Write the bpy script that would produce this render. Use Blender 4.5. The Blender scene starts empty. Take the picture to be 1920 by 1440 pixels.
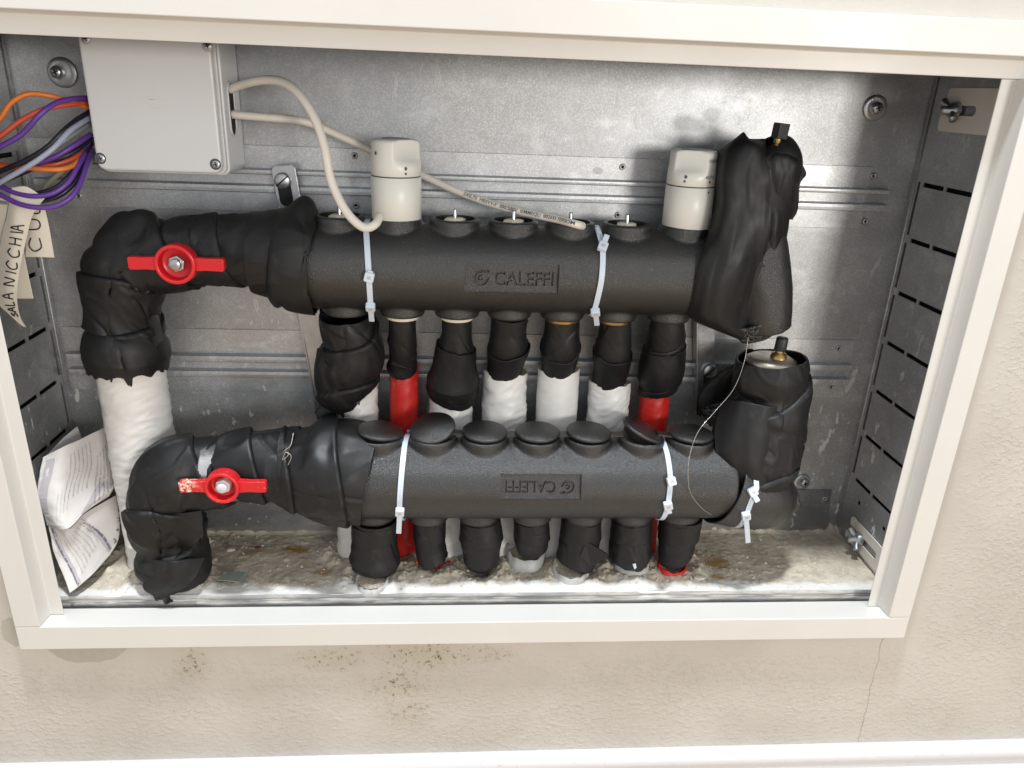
import bpy, bmesh, math, random
from mathutils import Vector, Matrix, noise
random.seed(7)
S = bpy.context.scene
COL = S.collection
PI = math.pi
# ------------------------------------------------------------------ camera
def euler_m(rx, ry, rz):
    return Matrix.Rotation(rz, 3, 'Z') @ Matrix.Rotation(ry, 3, 'Y') @ Matrix.Rotation(rx, 3, 'X')
CR = euler_m(math.radians(68.64682), math.radians(-2.235266), math.radians(-3.751692))
CP = Vector((0.35812, -0.59961, 0.46983)); FPX = 1420.6
cd = bpy.data.cameras.new('camera'); cam = bpy.data.objects.new('camera', cd); COL.objects.link(cam)
cam.matrix_world = Matrix.Translation(CP) @ CR.to_4x4()
cd.sensor_width = 36; cd.lens = FPX / 1920 * 36; cd.clip_start = .01; cd.clip_end = 50
S.camera = cam
# ------------------------------------------------------------------ light
w = bpy.data.worlds.new("World"); S.world = w; w.use_nodes = True
bg = w.node_tree.nodes['Background']; bg.inputs[0].default_value = (.94, .965, 1, 1); bg.inputs[1].default_value = .90
def area(name, loc, to, size, power, col, sy=None):
    l = bpy.data.lights.new(name, 'AREA'); o = bpy.data.objects.new(name, l); COL.objects.link(o)
    o.location = loc; o.rotation_euler = (Vector(to) - Vector(loc)).to_track_quat('-Z', 'Y').to_euler()
    l.size = size; l.energy = power; l.color = col
    if sy: l.shape = 'RECTANGLE'; l.size_y = sy
    return o
area('window_light', (1.62, -2.5, .62), (.45, .1, .3), .55, 31, (1, .96, .90), .46)
area('ceiling_light', (.36, -.36, 2.3), (.36, -.02, .1), .15, 56, (.90, .95, 1))
S.view_settings.view_transform = 'Standard'; S.view_settings.look = 'None'
S.view_settings.exposure = 0; S.view_settings.gamma = 1; S.view_settings.use_curve_mapping = False
S.cycles.max_bounces = 6
# ------------------------------------------------------------------ helpers
def ray(px, py): return CR @ Vector(((px - 960) / FPX, -(py - 720) / FPX, -1))
def U(px, py, y):
    d = ray(px, py); return CP + d * ((y - CP.y) / d.y)
def UZ(px, py, z):
    d = ray(px, py); return CP + d * ((z - CP.z) / d.z)
def UX(px, py, x):
    d = ray(px, py); return CP + d * ((x - CP.x) / d.x)
def depth(p): return -((CR.transposed() @ (Vector(p) - CP)).z)
def cyl_hit(px, py, yc, zc, R):
    d = ray(px, py); oy, oz = CP.y - yc, CP.z - zc
    a = d.y**2 + d.z**2; b = 2 * (oy * d.y + oz * d.z); c = oy**2 + oz**2 - R * R
    q = b * b - 4 * a * c
    t = -b / (2 * a) if q < 0 else (-b - math.sqrt(q)) / (2 * a)
    return CP + d * t
def sst(a, b, x):
    t = max(0, min(1, (x - a) / (b - a))); return t * t * (3 - 2 * t)
def fbm(p, o=4):
    return noise.fractal(p, 1.0, 2.0, o)
def tagit(o, label=None, cat=None, group=None, kind=None):
    if label: o['label'] = label
    if cat: o['category'] = cat
    if group: o['group'] = group
    if kind: o['kind'] = kind
    return o
def thing(name, label, cat, loc, group=None):
    o = bpy.data.objects.new(name, None); COL.objects.link(o); o.location = loc
    o.empty_display_size = .01
    return tagit(o, label, cat, group)
def wloc(o):
    v = Vector((0, 0, 0))
    while o is not None:
        v = v + Vector(o.location); o = o.parent
    return v
def emit(name, verts, faces, mat, parent=None, smooth=True, solid=None, origin=None, bevel=None, sub=0):
    me = bpy.data.meshes.new(name)
    if parent is not None: org = wloc(parent)
    else:
        if origin is None:
            xs = [v[0] for v in verts]; ys = [v[1] for v in verts]; zs = [v[2] for v in verts]
            origin = ((min(xs) + max(xs)) / 2, (min(ys) + max(ys)) / 2, min(zs))
        org = Vector(origin)
    me.from_pydata([tuple(Vector(v) - org) for v in verts], [], faces)
    me.materials.append(mat)
    for p in me.polygons: p.use_smooth = smooth
    me.validate(); me.update()
    o = bpy.data.objects.new(name, me); COL.objects.link(o)
    if parent is not None: o.parent = parent
    else: o.location = org
    if solid:
        m = o.modifiers.new('s', 'SOLIDIFY'); m.thickness = solid; m.offset = -1
    if bevel:
        m = o.modifiers.new('b', 'BEVEL'); m.width = bevel; m.segments = 2; m.limit_method = 'ANGLE'; m.angle_limit = .6
    if sub:
        m = o.modifiers.new('u', 'SUBSURF'); m.levels = sub; m.render_levels = sub
    return o
class MB:
    """collects primitives into one mesh"""
    def __init__(s): s.v = []; s.f = []
    def add(s, v, f):
        n = len(s.v); s.v += [Vector(x) for x in v]; s.f += [tuple(i + n for i in q) for q in f]; return s
    def box(s, a, b, M=None):
        v = [Vector((x, y, z)) for x in (a[0], b[0]) for y in (a[1], b[1]) for z in (a[2], b[2])]
        if M is not None: v = [M @ q for q in v]
        return s.add(v, [(0, 1, 3, 2), (4, 6, 7, 5), (0, 4, 5, 1), (2, 3, 7, 6), (0, 2, 6, 4), (1, 5, 7, 3)])
    def lathe(s, prof, M, n=40, a0=0, a1=2 * PI):
        full = abs(a1 - a0 - 2 * PI) < 1e-6
        m = n if full else n + 1; v = []; f = []
        for r, z in prof:
            for i in range(m):
                a = a0 + (a1 - a0) * i / n; v.append(M @ Vector((r * math.cos(a), r * math.sin(a), z)))
        for j in range(len(prof) - 1):
            for i in range(n):
                i2 = (i + 1) % m if full else i + 1
                f.append((j * m + i, j * m + i2, (j + 1) * m + i2, (j + 1) * m + i))
        return s.add(v, f)
    def prism(s, poly, M, h0, h1):
        n = len(poly)
        v = [M @ Vector((p[0], p[1], h0)) for p in poly] + [M @ Vector((p[0], p[1], h1)) for p in poly]
        f = [tuple(range(n))[::-1], tuple(range(n, 2 * n))] + [(i, (i + 1) % n, n + (i + 1) % n, n + i) for i in range(n)]
        return s.add(v, f)
    def tube(s, pts, r, n=12, cap=True):
        P = [Vector(p) for p in pts]; v = []; f = []
        T = (P[1] - P[0]).normalized(); N = T.orthogonal().normalized()
        for i, p in enumerate(P):
            t = (P[min(i + 1, len(P) - 1)] - P[max(i - 1, 0)]).normalized()
            N = (N - t * N.dot(t)).normalized(); B = t.cross(N)
            rr = r(i / (len(P) - 1)) if callable(r) else r
            for k in range(n):
                a = 2 * PI * k / n; v.append(p + (N * math.cos(a) + B * math.sin(a)) * rr)
        for i in range(len(P) - 1):
            for k in range(n):
                f.append((i * n + k, i * n + (k + 1) % n, (i + 1) * n + (k + 1) % n, (i + 1) * n + k))
        if cap:
            f.append(tuple(range(n))[::-1]); f.append(tuple(range((len(P) - 1) * n, len(P) * n)))
        return s.add(v, f)
    def out(s, name, mat, parent=None, **k): return emit(name, s.v, s.f, mat, parent, **k)
def cat(P, n):
    """Catmull-Rom through tuples/vectors, n samples"""
    P = [tuple(p) for p in P]; k = len(P) - 1; out = []
    for i in range(n):
        t = i / (n - 1) * k; j = min(int(t), k - 1); u = t - j
        a, b, c, d = P[max(j - 1, 0)], P[j], P[j + 1], P[min(j + 2, k)]
        out.append(tuple(.5 * (2 * b[q] + (c[q] - a[q]) * u + (2 * a[q] - 5 * b[q] + 4 * c[q] - d[q]) * u * u + (3 * b[q] - a[q] - 3 * c[q] + d[q]) * u**3) for q in range(len(b))))
    return out
def T(x, y, z): return Matrix.Translation((x, y, z))
FRONT = Matrix.Rotation(PI / 2, 4, 'X')           # local z points to -Y (towards the viewer)
def rounded(w, h, r, n=6):
    out = []
    for cx, cy, a in ((w - r, h - r, 0), (-w + r, h - r, PI / 2), (-w + r, -h + r, PI), (w - r, -h + r, 1.5 * PI)):
        for i in range(n + 1):
            t = a + PI / 2 * i / n; out.append((cx + r * math.cos(t), cy + r * math.sin(t)))
    return out
# ------------------------------------------------------------------ materials
class NT:
    def __init__(s, name):
        s.m = bpy.data.materials.new(name); s.m.use_nodes = True; s.t = s.m.node_tree; s.b = s.t.nodes['Principled BSDF']
        s.tc = s.t.nodes.new('ShaderNodeTexCoord'); s.geo = s.t.nodes.new('ShaderNodeNewGeometry'); s.pos = s.geo.outputs['Position']
    def lk(s, a, b):
        if isinstance(a, (int, float)): b.default_value = a
        elif isinstance(a, tuple): b.default_value = a if len(a) == 4 or b.type == 'VECTOR' else (*a, 1)
        else: s.t.links.new(a, b)
    def mth(s, op, a, b=0, c=0):
        n = s.t.nodes.new('ShaderNodeMath'); n.operation = op; s.lk(a, n.inputs[0]); s.lk(b, n.inputs[1]); s.lk(c, n.inputs[2]); return n.outputs[0]
    def noise(s, sc, det=4, rough=.55, vec=None, st=None, dist=0):
        n = s.t.nodes.new('ShaderNodeTexNoise'); n.inputs['Scale'].default_value = sc; n.inputs['Detail'].default_value = det
        n.inputs['Roughness'].default_value = rough; n.inputs['Distortion'].default_value = dist
        v = vec or s.pos
        if st:
            m = s.t.nodes.new('ShaderNodeMapping'); m.inputs['Scale'].default_value = st; s.t.links.new(v, m.inputs[0]); v = m.outputs[0]
        s.t.links.new(v, n.inputs['Vector']); return n.outputs['Fac']
    def voro(s, sc, feat='F1', out='Distance', st=None):
        n = s.t.nodes.new('ShaderNodeTexVoronoi'); n.feature = feat; n.inputs['Scale'].default_value = sc; v = s.pos
        if st:
            m = s.t.nodes.new('ShaderNodeMapping'); m.inputs['Scale'].default_value = st; s.t.links.new(v, m.inputs[0]); v = m.outputs[0]
        s.t.links.new(v, n.inputs['Vector']); return n.outputs[out]
    def rmp(s, f, a, b, lo=0, hi=1):
        n = s.t.nodes.new('ShaderNodeMapRange'); n.interpolation_type = 'SMOOTHSTEP'; s.lk(f, n.inputs[0])
        for i, q in enumerate((a, b, lo, hi)): n.inputs[i + 1].default_value = q
        return n.outputs[0]
    def mix(s, f, a, b):
        n = s.t.nodes.new('ShaderNodeMix'); n.data_type = 'RGBA'; s.lk(f, n.inputs[0]); s.lk(a, n.inputs[6]); s.lk(b, n.inputs[7]); return n.outputs[2]
    def xyz(s):
        n = s.t.nodes.new('ShaderNodeSeparateXYZ'); s.t.links.new(s.pos, n.inputs[0]); return n.outputs
    def bump(s, h, st, dist=.001):
        n = s.t.nodes.new('ShaderNodeBump'); n.inputs['Strength'].default_value = st; n.inputs['Distance'].default_value = dist
        s.lk(h, n.inputs['Height']); s.t.links.new(n.outputs[0], s.b.inputs['Normal'])
    def fin(s, col=None, rough=None, metal=None, spec=None, **k):
        if col is not None: s.lk(col, s.b.inputs['Base Color'])
        if rough is not None: s.lk(rough, s.b.inputs['Roughness'])
        if metal is not None: s.lk(metal, s.b.inputs['Metallic'])
        if spec is not None: s.lk(spec, s.b.inputs['Specular IOR Level'])
        for q, v in k.items(): s.lk(v, s.b.inputs[q.replace('_', ' ')])
        return s.m
def simple(name, col, rough=.5, metal=0, var=.06, sc=60, bump=.08, bs=300, spec=.5):
    n = NT(name); f = n.noise(sc, 4)
    c2 = tuple(max(0, c * (1 - var * 2)) for c in col); c1 = tuple(min(1, c * (1 + var)) for c in col)
    n.bump(n.noise(bs, 3), bump, .0006)
    return n.fin(n.mix(f, c2, c1), n.rmp(n.noise(sc * .7, 3), .3, .7, rough - .06, rough + .06), metal, spec)
def ell(n, x, p, ax, az, amp=.5, fs=40):
    ex = n.mth('DIVIDE', n.mth('SUBTRACT', x[0], p[0]), ax); ez = n.mth('DIVIDE', n.mth('SUBTRACT', x[2], p[2]), az)
    r = n.mth('SQRT', n.mth('ADD', n.mth('MULTIPLY', ex, ex), n.mth('MULTIPLY', ez, ez)))
    return n.mth('ADD', r, n.mth('MULTIPLY', n.mth('SUBTRACT', n.noise(fs, 4), .5), amp))
def galv(name, splat=1.0, base=(.57, .58, .59), rough=.46, metal=.80):
    n = NT(name); x = n.xyz()
    sp = n.voro(420, out='Color'); g = n.noise(1500, 2, .7); big = n.noise(9, 5, .6); mid = n.noise(60, 4, .65)
    c = n.mix(n.rmp(big, .3, .7), tuple(q * .72 for q in base), tuple(q * 1.12 for q in base))
    c = n.mix(n.rmp(n.voro(560), .2, .6, 0, .38), c, tuple(q * .45 for q in base)); c = n.mix(n.rmp(n.noise(900, 3, .8), .40, .62, 0, .5), c, tuple(q * .55 for q in base))
    c = n.mix(n.rmp(n.noise(22, 6, .7, st=(1, 1, 1.5)), .50, .72, 0, .35), c, tuple(min(1, q * 1.35) for q in base)); c = n.mix(n.rmp(mid, .5, .75, 0, .3), c, (.30, .29, .27))
    for (px, py, ax, az, k) in ((1290, 232, .020, .010, .5), (1335, 215, .012, .008, .35), (1120, 320, .006, .004, .4)):
        q_ = U(px, py, .1336); sm_ = n.rmp(ell(n, x, q_, ax, az, 1.1, 60), 1.0, .5, 0, k); c = n.mix(sm_, c, (.13, .13, .13))
    # dried plaster splashes, thicker low down
    low = n.rmp(x[2], .05, .36, 1, .25)
    sm = n.mth('MULTIPLY', n.rmp(n.noise(55, 3, .6, st=(1.4, 1.4, .55)), .640, .665), low)
    s2 = n.mth('MULTIPLY', n.rmp(n.noise(240, 2, .5, st=(1.2, 1.2, .7)), .69, .71), low)
    s3 = n.mth('MULTIPLY', n.mth('MAXIMUM', sm, s2), splat)
    c = n.mix(n.mth('MULTIPLY', s3, .85), c, (.68, .67, .63))
    n.bump(n.mth('ADD', n.mth('MULTIPLY', g, .25), n.mth('ADD', n.mth('MULTIPLY', mid, .5), n.mth('MULTIPLY', s3, 1.5))), .22, .0007)
    r = n.rmp(big, .3, .7, rough - .06, rough + .08)
    return n.fin(c, r, n.mth('SUBTRACT', metal, n.mth('MULTIPLY', s3, metal * .95)))
M = {}
M['galv'] = galv('galvanised_steel')
M['rail'] = galv('rail_steel', .6, (.64, .65, .66), .42)
M['strip'] = galv('strip_steel', 1.2, (.66, .67, .67), .45, .7)
M['zinc'] = simple('zinc_plated', (.46, .47, .48), .34, .9, .12, 120, .2)
M['frame'] = simple('enamelled_frame', (.655, .64, .60), .38, 0, .03, 14, .06, 300, .4)
M['tab'] = simple('enamelled_tab', (.66, .62, .56), .45, 0, .03)
M['box'] = simple('light_plastic', (.60, .61, .615), .42, 0, .012, 30, .12, 1400)
M['act'] = simple('cream_plastic', (.67, .665, .61), .36, 0, .012, 30, .05, 900)
M['actdisc'] = simple('grey_disc', (.28, .29, .29), .4)
M['ink'] = simple('ink', (.06, .065, .075), .6, 0, .02)
M['marker'] = simple('marker_ink', (.012, .012, .016), .5)
M['greyink'] = simple('pale_print', (.20, .20, .22), .7)
M['greybar'] = simple('grey_bar', (.48, .45, .47), .7)
M['cable'] = simple('cream_cable', (.68, .64, .57), .42, 0, .05, 90, .05)
M['red'] = None
M['dark'] = simple('hollow_shade', (.012, .012, .012), .9)  # near-black colour standing in for shade inside holes and slots
M['brass'] = simple('brass', (.50, .33, .13), .35, .9, .2, 200)
M['hex'] = simple('ivory_plastic', (.72, .66, .54), .4)
M['steelpin'] = simple('steel_pin', (.6, .6, .6), .2, 1)
M['tie'] = simple('nylon', (.60, .67, .75), .35, 0, .02, 50, .05)
M['blackcap'] = simple('worn_black_plastic', (.03, .03, .03), .5, 0, .3, 300, .4, 500)
M['tin'] = simple('old_tin', (.50, .45, .38), .35, .85, .25, 150, .3)
M['chip'] = simple('mortar_chip', (.62, .57, .47), .9, 0, .15, 200, .6, 400)
M['leaf'] = simple('rust_scrap', (.16, .045, .03), .8)
M['greentape'] = simple('green_tape', (.24, .29, .25), .5)
M['wire'] = simple('thin_wire', (.6, .58, .52), .3, .6)
M['valvebody'] = simple('nickel_body', (.62, .62, .62), .28, .9, .1, 200, .2)
for nm, c in (('orange', (.72, .20, .03)), ('redwire', (.62, .09, .04)), ('purple', (.12, .045, .30)), ('black', (.012, .012, .022)), ('greywire', (.22, .23, .25)), ('bluegrey', (.34, .38, .48)), ('beigewire', (.40, .37, .30))):
    M[nm] = simple(nm + '_sheath', c, .38, 0, .08, 200, .03)
# moulded foam of the manifold shells
n = NT('moulded_foam'); g = n.noise(1500, 3, .6); v = n.voro(1100)
n.bump(n.mth('ADD', g, n.mth('MULTIPLY', v, .9)), .42, .0009)
dust = n.rmp(n.noise(900, 1), .735, .76)
M['foam'] = n.fin(n.mix(n.mth('MULTIPLY', dust, .5), n.mix(n.noise(40, 4), (.010, .0098, .0095), (.018, .0175, .017)), (.3, .29, .27)), n.rmp(g, .3, .7, .26, .40), 0, .75)
# smooth rubber sheet wrapped round pipes
n = NT('rubber_sheet'); a = n.noise(30, 4, .6); b = n.noise(700, 3, .5)
n.bump(n.mth('ADD', a, n.mth('MULTIPLY', b, .10)), .14, .0010)
du = n.rmp(n.noise(70, 5, .7), .56, .8)
M['rubber'] = n.fin(n.mix(n.mth('MULTIPLY', du, .30), n.mix(n.noise(26, 3), (.0045, .0045, .0048), (.009, .009, .009)), (.075, .07, .065)), n.rmp(a, .3, .7, .46, .62), 0, .42)
M['edge'] = simple('cut_rubber_edge', (.028, .027, .026), .8, 0, .5, 300)
n = NT('torn_rubber_mesh'); n.bump(n.voro(260, 'DISTANCE_TO_EDGE'), .9, .002)
M['torn'] = n.fin(n.mix(n.rmp(n.voro(260, 'DISTANCE_TO_EDGE'), .0, .06), (.16, .15, .14), (.01, .01, .01)), .6)
# white pipe lagging
n = NT('white_lagging'); a = n.noise(26, 4, .55, st=(1, 1, 2.2), dist=.8); di = n.noise(35, 4)
n.bump(n.mth('ADD', a, n.mth('MULTIPLY', n.noise(240, 2), .08)), .25, .003)
z = n.xyz()[2]
M['lag'] = n.fin(n.mix(n.rmp(di, .55, .8, 0, .35), (.74, .73, .70), (.54, .52, .47)), .40)
n = NT('lagging_foam_core'); M['core'] = n.fin(n.mix(n.rmp(n.noise(700, 3), .35, .7), (.34, .28, .20), (.66, .60, .50)), .95); n.bump(n.noise(900, 2), .8, .001)
n = NT('grey_conduit'); M['conduit'] = n.fin(n.mix(n.rmp(n.noise(60, 5), .45, .7), (.46, .46, .44), (.33, .31, .27)), .5)
n = NT('red_conduit'); sc = n.noise(60, 5, .65)
M['redpipe'] = n.fin(n.mix(n.rmp(sc, .58, .72, 0, .35), (.52, .016, .010), (.62, .22, .17)), .42); n.bump(sc, .1, .001)
n = NT('red_handle'); x = n.xyz(); nz = n.noise(480, 4, .7, st=(1, 1, .7))
geoN = n.t.nodes.new('ShaderNodeSeparateXYZ'); n.t.links.new(n.geo.outputs['Normal'], geoN.inputs[0])
up = n.rmp(geoN.outputs[2], .3, .8)
M['red'] = n.fin((.60, .012, .018), .33, 0, .5); n.bump(n.noise(200, 2), .05, .0006)
n2 = NT('red_handle_speckled'); nz = n2.noise(520, 3, .7); z2 = n2.xyz()[2]
g2 = n2.t.nodes.new('ShaderNodeSeparateXYZ'); n2.t.links.new(n2.geo.outputs['Normal'], g2.inputs[0])
x2 = n2.xyz()[0]; pt = n2.mth('MAXIMUM', n2.mth('MULTIPLY', n2.rmp(nz, .66, .69), .8), n2.mth('MULTIPLY', n2.rmp(n2.noise(230, 4, .7), .47, .56), n2.rmp(x2, U(380, 917, 0).x, U(345, 917, 0).x)))
M['redspot'] = n2.fin(n2.mix(pt, (.60, .012, .018), (.75, .62, .5)), .38); n2.bump(nz, .2, .0006)
# painted textured wall
WALLY = -.006
n = NT('textured_wall_paint'); x = n.xyz()
cx, hx, cz, hz = .386, .438, .253, .293
dx = n.mth('SUBTRACT', n.mth('ABSOLUTE', n.mth('SUBTRACT', x[0], cx)), hx); dz = n.mth('SUBTRACT', n.mth('ABSOLUTE', n.mth('SUBTRACT', x[2], cz)), hz)
far = n.rmp(n.mth('ADD', n.mth('MAXIMUM', dx, dz), n.mth('MULTIPLY', n.mth('SUBTRACT', n.noise(22, 3), .5), .05)), -.004, .026, .12, 1)
v1 = n.noise(205, 4, .6, st=(.8, 1, 1.1), dist=.3); v2 = n.noise(520, 2, .5)
rid = n.mth('ADD', n.rmp(v1, .42, .78), n.mth('MULTIPLY', v2, .25))
base = n.mix(n.rmp(n.noise(7, 4), .35, .65), (.475, .445, .395), (.53, .50, .45))
base = n.mix(n.rmp(n.noise(26, 4), .5, .8, 0, .25), base, (.57, .54, .49))
cem = n.rmp(ell(n, x, U(160, 1208, WALLY), .036, .022, .45, 55), 1.0, .96)
cem2 = n.rmp(ell(n, x, U(24, 1185, WALLY), .010, .016, .7, 90), 1.0, .94)
cem = n.mth('MAXIMUM', cem, cem2)
base = n.mix(cem, base, n.mix(n.noise(40, 3, .6, st=(3, 1, .6)), (.37, .35, .30), (.45, .425, .37)))
mold = 0
for (px, py, ax, az, k) in ((365, 1248, .022, .030, .8), (620, 1235, .050, .020, .75), (790, 1228, .065, .024, 1), (905, 1225, .045, .014, .7), (740, 1285, .045, .030, .85), (765, 1335, .040, .028, .65)):
    m = n.mth('MULTIPLY', n.rmp(ell(n, x, U(px, py, WALLY), ax, az, .9, 30), 1.05, .2), k)
    mold = m if isinstance(mold, int) else n.mth('MAXIMUM', mold, m)
spk = n.mth('MULTIPLY', n.rmp(n.noise(230, 6, .8), .545, .61), mold)
base = n.mix(n.mth('MULTIPLY', mold, .38), base, (.36, .315, .20))
base = n.mix(spk, base, (.10, .075, .045))
A = U(1655, 1195, WALLY); B = U(1607, 1396, WALLY)
tt = (A.x - B.x) / (A.z - B.z)
lx = n.mth('ADD', n.mth('MULTIPLY', n.mth('SUBTRACT', x[2], B.z), tt), B.x)
cr = n.mth('ABSOLUTE', n.mth('ADD', n.mth('SUBTRACT', x[0], lx), n.mth('MULTIPLY', n.mth('SUBTRACT', n.noise(60, 5, .7), .5), .010)))
crk = n.mth('MULTIPLY', n.rmp(cr, .0006, .0001), n.rmp(x[2], .0, -.02))
base = n.mix(n.mth('MULTIPLY', crk, .42), base, (.12, .09, .07))
far = n.mth('MULTIPLY', far, n.rmp(n.noise(9, 3), .3, .65, .45, 1.15))
flat = n.mth('MULTIPLY', far, n.mth('SUBTRACT', 1, cem))
h = n.mth('SUBTRACT', n.mth('MULTIPLY', rid, flat), n.mth('ADD', n.mth('MULTIPLY', crk, .8), n.mth('MULTIPLY', cem, .5)))
n.bump(h, .52, .0016); M['wall'] = n.fin(base, .62, 0, .35)
n = NT('white_skirting'); di = n.noise(180, 4, .7)
M['base'] = n.fin(n.mix(n.mth('MULTIPLY', n.rmp(di, .62, .72), .5), (.62, .62, .625), (.38, .34, .30)), .35); n.bump(n.noise(90, 3), .15, .001)
M['tile'] = simple('floor_tile', (.50, .36, .24), .4, 0, .15, 30)
# mortar bed
n = NT('rough_mortar'); x = n.xyz(); b1 = n.noise(38, 8, .72); b2 = n.noise(330, 5, .75)
c = n.mix(n.rmp(b1, .35, .65), (.42, .365, .28), (.62, .56, .455))
c = n.mix(n.rmp(b2, .54, .70, 0, .65), c, (.30, .265, .21))
c = n.mix(n.rmp(n.mth('ADD', x[1], n.mth('MULTIPLY', n.mth('SUBTRACT', n.noise(30, 4), .5), .03)), .036, .026, 0, .9), c, (.74, .73, .70))  # overhead light along the front of the ledge, painted in as a pale strip
for (px, py, ax, ay, k) in ((555, 1030, .018, .010, .9), (605, 1072, .012, .008, .7), (1345, 1055, .022, .014, .8), (1345, 1080, .012, .006, .8), (1290, 1035, .02, .012, .6), (480, 1035, .02, .008, .4)):
    p = UZ(px, py, .008)
    ex = n.mth('DIVIDE', n.mth('SUBTRACT', x[0], p[0]), ax); ey = n.mth('DIVIDE', n.mth('SUBTRACT', x[1], p[1]), ay)
    r = n.mth('ADD', n.mth('SQRT', n.mth('ADD', n.mth('MULTIPLY', ex, ex), n.mth('MULTIPLY', ey, ey))), n.mth('MULTIPLY', n.mth('SUBTRACT', n.noise(120, 4), .5), 1.2))
    c = n.mix(n.rmp(r, 1.1, .3, 0, k), c, (.30, .17, .05))
n.bump(n.mth('ADD', b1, n.mth('MULTIPLY', b2, .5)), .6, .0022); M['mortar'] = n.fin(c, .9, 0, .2)
n = NT('dirty_channel'); a = n.noise(70, 5, .7, st=(.25, 1, 1.3))
M['chan'] = n.fin(n.mix(n.rmp(a, .35, .65), (.36, .36, .355), (.58, .56, .52)), .72, n.rmp(a, .45, .6, .35, .0)); n.bump(a, .5, .002)
n = NT('leaflet_paper'); M['paper'] = n.fin(n.mix(n.noise(25, 3), (.62, .585, .56), (.70, .67, .645)), .5); n.bump(n.noise(40, 4, .6), .3, .002)
n = NT('masking_label'); M['label'] = n.fin(n.mix(n.noise(30, 3), (.66, .60, .50), (.72, .67, .58)), .45); n.bump(n.noise(80, 3), .15, .001)
# ------------------------------------------------------------------ text helpers
def text_geo(s, size, depth=0.0, bold=0.0, align='CENTER'):
    cu = bpy.data.curves.new('t', 'FONT'); cu.body = s; cu.size = size; cu.extrude = depth; cu.offset = bold
    cu.align_x = align; cu.align_y = 'CENTER'; cu.resolution_u = 3
    o = bpy.data.objects.new('t', cu); COL.objects.link(o); dg = bpy.context.evaluated_depsgraph_get(); dg.update()
    me = bpy.data.meshes.new_from_object(o.evaluated_get(dg))
    v = [Vector(q.co) for q in me.vertices]; f = [tuple(p.vertices) for p in me.polygons]
    bpy.data.objects.remove(o); bpy.data.meshes.remove(me); bpy.data.curves.remove(cu)
    return v, f
def baked(mb, name, mods=()):
    """mesh data of an MB after modifiers"""
    me = bpy.data.meshes.new(name); me.from_pydata([tuple(v) for v in mb.v], [], mb.f); me.update()
    o = bpy.data.objects.new(name, me); COL.objects.link(o)
    for f in mods: f(o)
    dg = bpy.context.evaluated_depsgraph_get(); dg.update()
    r = bpy.data.meshes.new_from_object(o.evaluated_get(dg)); bpy.data.objects.remove(o)
    v = [Vector(q.co) for q in r.vertices]; f = [tuple(p.vertices) for p in r.polygons]
    return v, f
# ------------------------------------------------------------------ the setting: wall, floor, mortar bed
XL, XR, BY, ZT = -.029, .802, .1336, .56
wm = MB()
o0, o1, z0, z1 = XL - .003, XR + .003, -.022, .515
for (g, ya, yb) in ((0, WALLY, WALLY + .012), (.014, WALLY + .0121, BY + .012)):
    for a, b in (((-1.6, -1), (o0 - g, 1.6)), ((o1 + g, -1), (2.4, 1.6)), ((o0 - g, -1), (o1 + g, z0)), ((o0 - g, z1), (o1 + g, 1.6))):
        wm.box((a[0], ya, a[1]), (b[0], yb, b[1]))
wm.box((-1.6, BY + .0122, -1), (2.4, BY + .05, 1.6))
wm.out('wall', M['wall'], smooth=False, origin=(.4, WALLY, -1)); tagit(bpy.data.objects['wall'], kind='structure')
zb = -.1735
m = MB(); prof = [(-.006, zb - .3), (-.006, zb), (-.014, zb + .0005), (-.0185, zb - .004), (-.020, zb - .010), (-.0185, zb - .016), (-.0165, zb - .019), (-.0165, zb - .022), (-.021, zb - .0235), (-.022, zb - .030), (-.022, zb - .036)]
v = []; k = len(prof)
for i in range(k): v += [(-1.6, prof[i][0], prof[i][1]), (2.4, prof[i][0], prof[i][1])]
zf = zb - .038
m.add(v, [(2 * i, 2 * i + 1, 2 * i + 3, 2 * i + 2) for i in range(1, k - 1)])
sk = m.out('skirting_board', M['base'], origin=(.4, -.01, zf)); tagit(sk, 'long white skirting board with a groove along the foot of the wall', 'skirting')
MB().box((-1.6, -3, zf - .02), (2.4, -.004, zf)).out('floor', M['tile'], smooth=False)
tagit(bpy.data.objects['floor'], kind='structure')
# mortar bed
pipe_spots = [(UZ(700, 1088, .007), .027), (UZ(808, 1062, .007), .020), (UZ(900, 1075, .007), .022), (UZ(988, 1072, .007), .026), (UZ(1085, 1072, .007), .024), (UZ(1180, 1068, .007), .022), (UZ(1268, 1062, .007), .022), (UZ(325, 1085, .007), .034), (UZ(275, 1045, .007), .034), (UZ(655, 1035, .007), .022)]
nx, ny = 620, 90; v = []; f = []
for j in range(ny + 1):
    for i in range(nx + 1):
        x = XL + (XR - XL) * i / nx; y = .018 + (BY - .018) * j / ny
        e = sst(.018, .030, y)
        z = .007 + e * (fbm(Vector((x * 38, y * 38, 1)), 5) * .0010 + max(0, fbm(Vector((x * 190, y * 190, 4)), 3) - .1) * .0014)
        mid = sst(.23, .27, x) * sst(.62, .58, x)
        z += e * mid * .0022 * (1 + fbm(Vector((x * 60, y * 60, 9)), 3))
        for p, r in pipe_spots:
            d = math.hypot(x - p.x, y - p.y)
            z += e * .0045 * math.exp(-((d - r) / .009)**2) * (.8 + .5 * noise.noise(Vector((x * 90, y * 90, 2))) + .6 * max(0, fbm(Vector((x * 260, y * 260, 5)), 3)))
        z += .006 * sst(BY - .012, BY, y) * (.4 + abs(noise.noise(Vector((x * 70, 0, 7)))) * 2)
        v.append((x, y, z))
for j in range(ny):
    for i in range(nx):
        a = j * (nx + 1) + i; f.append((a, a + 1, a + nx + 2, a + nx + 1))
b0 = len(v)
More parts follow.
